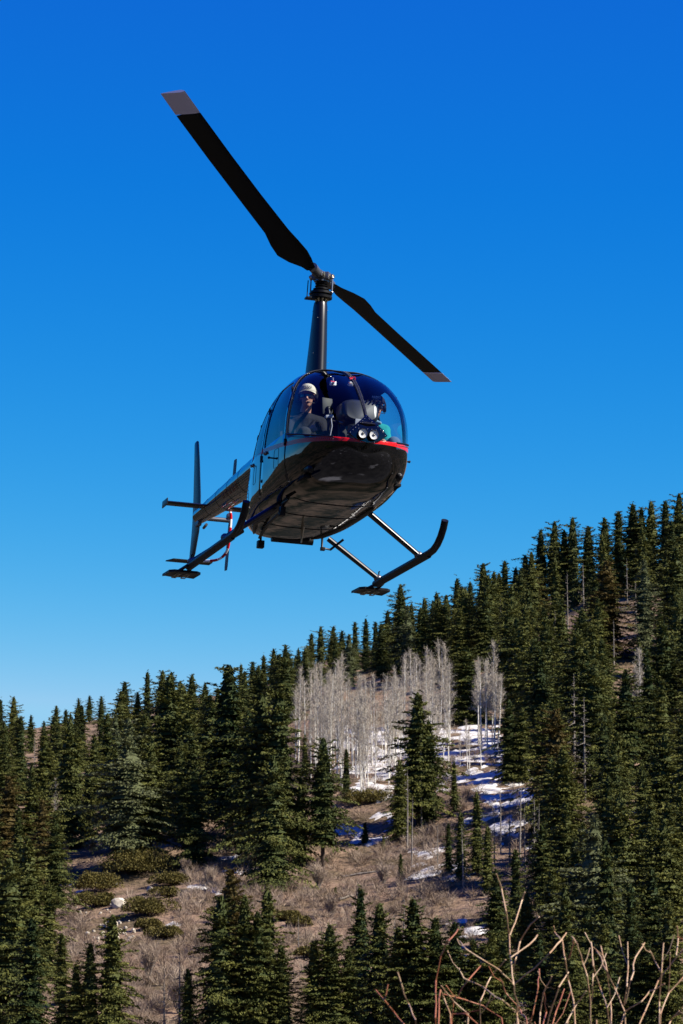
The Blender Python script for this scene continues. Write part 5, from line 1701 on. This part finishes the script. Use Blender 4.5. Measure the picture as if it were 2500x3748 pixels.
# instrument console with hood, seen from its back
mb = MB(); mb.box((1.72, .06, .90), (.24, .24, .62), Matrix.Rotation(R(14), 3, 'Y'), bev=.04); con = mb.build('instrument_console', M['hood'], heli)
mb = MB(); vs = []
n = 26
for (x, k) in ((1.74, .80), (1.72, .93), (1.66, 1.0), (1.50, 1.0), (1.44, .985)):
    for i in range(n):
        a = 2 * math.pi * i / n; c = math.copysign(abs(math.cos(a)) ** .6, math.cos(a)); s_ = math.copysign(abs(math.sin(a)) ** .6, math.sin(a))
        vs.append((x - .03 * s_, .075 + .205 * k * c, 1.37 + .13 * k * s_))
fs = [(i * n + k, (i + 1) * n + k, (i + 1) * n + (k + 1) % n, i * n + (k + 1) % n) for i in range(4) for k in range(n)] + [tuple(range(n)), tuple(4 * n + k for k in range(n))[::-1]]
mb.add(vs, fs); mb.build('instrument_hood', M['hood'], con)
mb = MB()
for k in range(4): mb.box((1.70, .14 + k * .045, 1.485), (.09, .012, .012), None)
mb.build('vent_slots', M['black'], con, smooth=False)
mb = MB(); mb.box((1.80, .06, 1.19), (.02, .13, .14), Matrix.Rotation(R(8), 3, 'Y'), bev=.006); mb.build('document_pouch', M['greypl'], con)
# tablet on its arm, seen from behind
mb = MB(); rt = Matrix.Rotation(R(14), 3, 'Z') @ Matrix.Rotation(R(-10), 3, 'Y')
mb.box((1.60, -.262, 1.405), (.018, .125, .19), rt, bev=.008); tab = mb.build('tablet', M['tablet'], heli)
mb = MB(); mb.ell((1.622, -.258, 1.38), .026, n=12, k=8); mb.tube([(1.625, -.258, 1.38), (1.66, -.255, 1.33), (1.66, -.25, 1.2), (1.64, -.24, .75)], [.016, .018, .02, .024], 10); mb.tube([(1.66, -.25, 1.245), (1.67, -.15, 1.235)], .014, 8)
mb.build('tablet_arm', M['black'], tab)
mb = MB(); mb.box((1.655, -.252, 1.285), (.07, .085, .035), Matrix.Rotation(R(10), 3, 'X'), bev=.01); mb.tube([(1.68, -.235, 1.27), (1.70, -.225, 1.18), (1.66, -.24, 1.02)], .006, 6); mb.build('clamp', M['greypl'], tab)
mb = MB(); mb.tube([(1.67, -.15, 1.235), (1.68, -.105, 1.23)], .013, 10); mb.build('grip_handle', M['steel'], tab)
# cyclic T-bar
mb = MB(); mb.tube([(1.42, 0.0, .62), (1.45, 0, .98), (1.47, 0, 1.08)], .02, 8); mb.tube([(1.47, .30, 1.10), (1.48, 0, 1.09), (1.485, -.24, 1.12), (1.49, -.33, 1.17)], .016, 8); mb.tube([(1.49, -.33, 1.13), (1.50, -.34, 1.25)], .02, 8)
mb.build('cyclic_stick', M['black'], heli)
# roof items: action camera, cabin lamp, compass arm
mb = MB(); mb.box((1.55, -.20, 1.672), (.045, .062, .045), Matrix.Rotation(R(8), 3, 'Z'), bev=.005); cmo = mb.build('action_camera', M['white'], heli)
mb = MB(); mb.lathe([(.014, 0), (.014, .012), (.001, .012)], (1.573, -.208, 1.667), (1, .12, 0), 12); mb.build('camera_lens', M['black'], cmo)
mb = MB(); mb.box((1.574, -.207, 1.688), (.004, .05, .009), Matrix.Rotation(R(8), 3, 'Z')); mb.build('red_band', M['redcloth'], cmo, smooth=False)
mb = MB(); mb.tube([(1.55, -.20, 1.69), (1.52, -.20, 1.735)], .012, 8); mb.build('camera_bracket', M['steel'], cmo)
mb = MB(); mb.box((1.50, .005, 1.70), (.03, .055, .045), Matrix.Rotation(R(30), 3, 'Y'), bev=.004); lo = mb.build('cabin_lamp', M['greypl'], heli)
mb = MB(); mb.box((1.516, .005, 1.694), (.01, .042, .034), Matrix.Rotation(R(30), 3, 'Y'), bev=.003); mb.build('lamp_glass', M['white'], lo)
h = surf((1.60, 0, 3), (0, 0, -1))
mb = MB(); b0 = h[0] + Vector((.02, 0, .012))
for k in range(3): mb.tube([b0 + Vector((0, -.02 - .012 * k, 0)), b0 + Vector((.012, .012, .012)), b0 + Vector((-.012 * k, .025, -.008 * k))], .004, 5)
mb.tube([b0, b0 + Vector((.015, -.04, -.015))], .004, 5)
mb.build('yaw_string', M['redcloth'], heli)

# ---- people
SKINC = mat('skin', (0.34, 0.17, 0.11), 0.5)
def cloth(name, col):
    m = mat(name, col, 0.85, spec=0.15)
    bump(m, 14, 0.5, 0.02, 3)
    return m
def remesh(o, vox, sm=6, fac=.5):
    md = o.modifiers.new('skin', 'REMESH'); md.mode = 'VOXEL'; md.voxel_size = vox; md.use_smooth_shade = True
    md = o.modifiers.new('soften', 'SMOOTH'); md.iterations = sm; md.factor = fac
    return o
def text_mesh(txt, size):
    c = bpy.data.curves.new('lettering', 'FONT'); c.body = txt; c.size = size; c.align_x = 'CENTER'; c.extrude = .0008
    o = bpy.data.objects.new('lettering', c); COL.objects.link(o)
    dg = bpy.context.evaluated_depsgraph_get(); dg.update()
    me = bpy.data.meshes.new_from_object(o.evaluated_get(dg))
    bpy.data.objects.remove(o)
    return me
def person(label, J, shirt_m, pants_m, cap_m, cap_txt_m, yaw, brim, headset, scarf=None):
    """J: joints in helicopter axes; one continuous body, clothes and headgear as children"""
    P = {k: V(*v) for k, v in J.items()}
    root = empty('person', label, 'person', group='people in the helicopter')
    root.matrix_world = h4 @ Matrix.Translation(Vector(P['pelvis'])) @ Matrix.Identity(4)
    o0 = P['pelvis']
    P = {k: v - o0 for k, v in P.items()}
    hd = P['head']
    rz = Matrix.Rotation(R(yaw), 3, 'Z')
    def H(x, y, z): return hd + np.array(rz @ Vector((x, y, z)))
    b = MB()
    # head: cranium, face, jaw, nose, ears, lips, brow
    b.ell(H(-.012, 0, .03), (.098, .077, .095), rz); b.ell(H(.03, 0, -.03), (.062, .060, .085), rz); b.ell(H(.045, 0, -.088), (.038, .038, .030), rz)
    b.capsule(H(.088, 0, .005), H(.112, 0, -.032), .010, .015); b.ell(H(.098, 0, -.035), (.014, .019, .011), rz)
    b.ell(H(.082, 0, -.064), (.016, .026, .007), rz); b.ell(H(.081, 0, -.074), (.015, .022, .008), rz); b.ell(H(.078, 0, .026), (.018, .055, .012), rz)
    for s in (-1, 1):
        b.ell(H(-.005, s * .080, -.008), (.020, .009, .032), rz); b.ell(H(.062, s * .033, -.022), (.022, .02, .018), rz); b.ell(H(.080, s * .030, .004), (.012, .014, .011), rz)
    b.capsule(H(-.02, 0, -.06), P['neck'], .056, .064)
    # torso
    b.capsule(P['neck'] + V(-.01, 0, -.05), P['chest'], .085, .125); b.capsule(P['chest'] + V(0, -.06, 0), P['pelvis'] + V(0, -.06, .03), .11, .12); b.capsule(P['chest'] + V(0, .06, 0), P['pelvis'] + V(0, .06, .03), .11, .12)
    for s, sd in ((-1, 'r'), (1, 'l')):
        sh, el, wr = P['sh_' + sd], P['el_' + sd], P['wr_' + sd]
        hp, kn, an, to = P['hip_' + sd], P['kn_' + sd], P['an_' + sd], P['toe_' + sd]
        b.capsule(P['neck'] + V(0, s * .05, -.06), sh, .065, .062); b.capsule(sh, el, .054, .043); b.capsule(el, wr, .044, .028)
        # hand: palm, four fingers curled round the grip, thumb at the side
        d = unit(wr - el); up = V(0, 0, 1); sdv = unit(np.cross(d, up)); up2 = np.cross(sdv, d)
        pc = wr + d * .055
        b.capsule(wr, wr + d * .05, .027, .030); b.capsule(pc + up2 * .026, pc - up2 * .026, .020, .020)
        inw = sdv * (-1 if s < 0 else 1)
        for k in range(4):
            off = up2 * (.033 - .022 * k); ln = (.92, 1.0, .94, .78)[k]
            a0 = pc + d * .018 + off; a1 = a0 + d * .036 * ln; a2 = a1 + (d * .25 + inw) * .026 * ln; a3 = a2 + (inw * .5 - d * .8) * .022 * ln
            b.capsule(a0, a1, .0095, .009); b.capsule(a1, a2, .009, .0085); b.capsule(a2, a3, .0085, .0075)
        t0 = wr + d * .025 + up2 * .022; t1 = t0 + d * .03 + inw * .022 + up2 * .014; b.capsule(t0, t1, .013, .011); b.capsule(t1, t1 + d * .026 + inw * .012, .011, .009)
        b.capsule(hp, kn, .085, .062); b.capsule(kn, an, .060, .042); b.capsule(an, to, .045, .038)
    body = remesh(b.build('body', SKINC, root), .0068, 3)
    sm = MB()
    sm.capsule(P['neck'] + V(-.01, 0, -.055), P['chest'], .096, .138); sm.capsule(P['chest'] + V(0, -.062, 0), P['pelvis'] + V(0, -.062, .04), .124, .134); sm.capsule(P['chest'] + V(0, .062, 0), P['pelvis'] + V(0, .062, .04), .124, .134)
    pm = MB()
    for s, sd in ((-1, 'r'), (1, 'l')):
        sh, el = P['sh_' + sd], P['el_' + sd]
        sm.capsule(P['neck'] + V(0, s * .05, -.062), sh, .076, .076); sm.capsule(sh, sh + (el - sh) * .66, .070, .068)
        hp, kn, an = P['hip_' + sd], P['kn_' + sd], P['an_' + sd]
        pm.capsule(hp, kn, .105, .080); pm.capsule(kn, an, .078, .062)
    pm.capsule(P['hip_r'], P['hip_l'], .115, .115)
    remesh(sm.build('shirt', shirt_m, root), .011, 5); remesh(pm.build('trousers', pants_m, root), .012, 6)
    shoes = MB()
    for sd in 'rl': shoes.capsule(P['an_' + sd] + V(0, 0, -.02), P['toe_' + sd], .055, .045)
    remesh(shoes.build('shoes', M['black'], root), .012, 3)
    hr = MB(); hr.ell(H(-.030, 0, .02), (.090, .082, .085), rz); hr.build('hair', mat('dark_hair', (.03, .02, .014), .7), root)
    # cap: crown, brim, lettering
    c = MB(); vs = []; n = 28; rings = 8
    for i in range(rings + 1):
        a = (math.pi / 2) * i / rings
        for k in range(n):
            q = 2 * math.pi * k / n; fr = max(0, math.cos(q))
            zz_ = .052 + (.088 + .010 * fr) * math.sin(a) ** .9; rr = math.cos(a) ** .62 if i < rings else .02
            vs.append(H(-.010 + .108 * rr * math.cos(q), .092 * rr * math.sin(q), zz_))
    fs = [(i * n + k, i * n + (k + 1) % n, (i + 1) * n + (k + 1) % n, (i + 1) * n + k) for i in range(rings) for k in range(n)] + [tuple(rings * n + k for k in range(n))]
    c.add(vs, fs); cap = c.build('cap', cap_m, root)
    md = cap.modifiers.new('thickness', 'SOLIDIFY'); md.thickness = .004; md.offset = -1
    c = MB(); vs = []; m = 15
    for j in range(4):
        for k in range(m):
            q = R(-72 + 144 * k / (m - 1)); e = j / 3 * brim
            vs.append(H(-.010 + .106 * math.cos(q) + e * (.35 + .65 * math.cos(q)), .091 * math.sin(q) * (1 + .12 * j / 3), .056 - .010 * (j / 3) - .022 * (abs(math.sin(q)) ** 2) * (j / 3)))
    c.add(vs, [(j * m + k, (j + 1) * m + k, (j + 1) * m + k + 1, j * m + k + 1) for j in range(3) for k in range(m - 1)])
    br = c.build('brim', cap_m, cap); md = br.modifiers.new('thickness', 'SOLIDIFY'); md.thickness = .005
    for (txt, sz, zz0) in (('PARKS', .036, .085), ('HELICOPTERS', .0105, .074)):
        me = text_mesh(txt, sz)
        for v in me.vertices:
            x, y, z = v.co; q = x / .10
            v.co = H(-.010 + (.1085 + z + .001 - .10 * max(0, (zz0 + y - .10)) * 1.2) * math.cos(q) , .094 * math.sin(q), zz0 + y)
        me.materials.clear(); me.materials.append(cap_txt_m)
        link(bpy.data.objects.new('lettering', me), cap)
    # sunglasses
    g_ = MB(); vs = []; m = 17
    for j in range(5):
        for k in range(m):
            q = R(-66 + 132 * k / (m - 1)); nose = .014 * math.exp(-(q / .16) ** 2) * (j == 0)
            vs.append(H(-.002 + .104 * math.cos(q), .084 * math.sin(q), -.022 + .044 * j / 4 + nose + .006 * (abs(q) > .9) * (j == 0)))
    g_.add(vs, [(j * m + k, j * m + k + 1, (j + 1) * m + k + 1, (j + 1) * m + k) for j in range(4) for k in range(m - 1)])
    for s in (-1, 1): g_.tube([H(.045, s * .080, .012), H(-.01, s * .084, .010)], .004, 6)
    sg = g_.build('sunglasses', mat('dark_lens', (.006, .006, .012), .06, spec=.8), root); md = sg.modifiers.new('thickness', 'SOLIDIFY'); md.thickness = .003
    if headset:
        k_ = MB()
        for s in (-1, 1):
            k_.lathe([(.036, -.004), (.040, .008), (.038, .024), (.026, .032), (.001, .033)], H(-.010, s * .083, -.006), rz @ Vector((0, s, .05)), 16)
        pts = [H(-.02, .108 * math.sin(a), -.0 + .152 * math.cos(a)) for a in np.linspace(-1.45, 1.45, 15)]
        k_.tube(pts, .009, 8)
        hs = k_.build('headset', M['black'], root)
        k_ = MB(); k_.tube([H(0, .106, -.03), H(.055, .098, -.072), H(.105, .035, -.074)], .0035, 6); k_.ell(H(.110, .018, -.073), (.012, .020, .011), rz, n=10, k=6); k_.build('microphone', M['black'], hs)
    if scarf:
        k_ = MB(); k_.ell(P['neck'] + V(.03, 0, -.005), (.085, .095, .055)); k_.capsule(P['neck'] + V(.05, .04, -.02), P['neck'] + V(.12, .09, -.03), .05, .02); remesh(k_.build('bandana', scarf, root), .009, 3)
    # seat belt over the shoulder
    k_ = MB(); a = P['sh_l'] + V(.02, -.06, .07); pth = [a, P['chest'] + V(.125, .05, .06), P['chest'] + V(.14, -.04, -.06), P['pelvis'] + V(.16, -.12, .10)]
    pth = smooth_path([tuple(q) for q in pth], 4); k_.tube(pth, .024, 8, sy=.25); k_.build('seat_belt', M['black'], root)
    return root
def joints(cx, y, head, hand_r, hand_l, kneez=1.10, kx=1.56, spread=.12):
    return {'pelvis': (cx, y, .985), 'chest': (cx + .02, y, 1.24), 'neck': (cx + .06, y, 1.425), 'head': head,
            'sh_r': (cx + .04, y - .175, 1.345), 'sh_l': (cx + .04, y + .175, 1.345),
            'el_r': hand_r[0], 'wr_r': hand_r[1], 'el_l': hand_l[0], 'wr_l': hand_l[1],
            'hip_r': (cx + .03, y - .09, .975), 'hip_l': (cx + .03, y + .09, .975), 'kn_r': (kx, y - spread, kneez), 'kn_l': (kx, y + spread, kneez - .02),
            'an_r': (kx + .16, y - spread, .70), 'an_l': (kx + .16, y + spread, .70), 'toe_r': (kx + .32, y - spread * .9, .665), 'toe_l': (kx + .32, y + spread * .9, .665)}
jp = joints(.99, -.365, (1.10, -.362, 1.595), ((1.17, -.565, 1.10), (1.42, -.40, 1.17)), ((1.16, -.13, 1.12), (1.40, -.16, 1.03)))
person('pilot in dark t-shirt, cream cap, dark sunglasses and headset', jp, cloth('charcoal_cotton', (.012, .013, .016)), cloth('dark_trousers', (.022, .024, .028)), cloth('cream_cap_cloth', (.50, .46, .36)), M['black'], -16, .055, 2)
jq = joints(.93, .36, (1.03, .415, 1.575), ((1.12, .17, 1.12), (1.38, .27, 1.10)), ((1.16, .54, 1.10), (1.40, .44, 1.10)), kx=1.60)
person('passenger in teal shirt and jeans with black cap and blue bandana', jq, cloth('teal_cotton', (.010, .20, .21)), cloth('blue_denim', (.07, .11, .18)), cloth('black_cap_cloth', (.012, .012, .014)), M['white'], -14, .075, 1, cloth('pale_blue_bandana', (.15, .26, .34)))
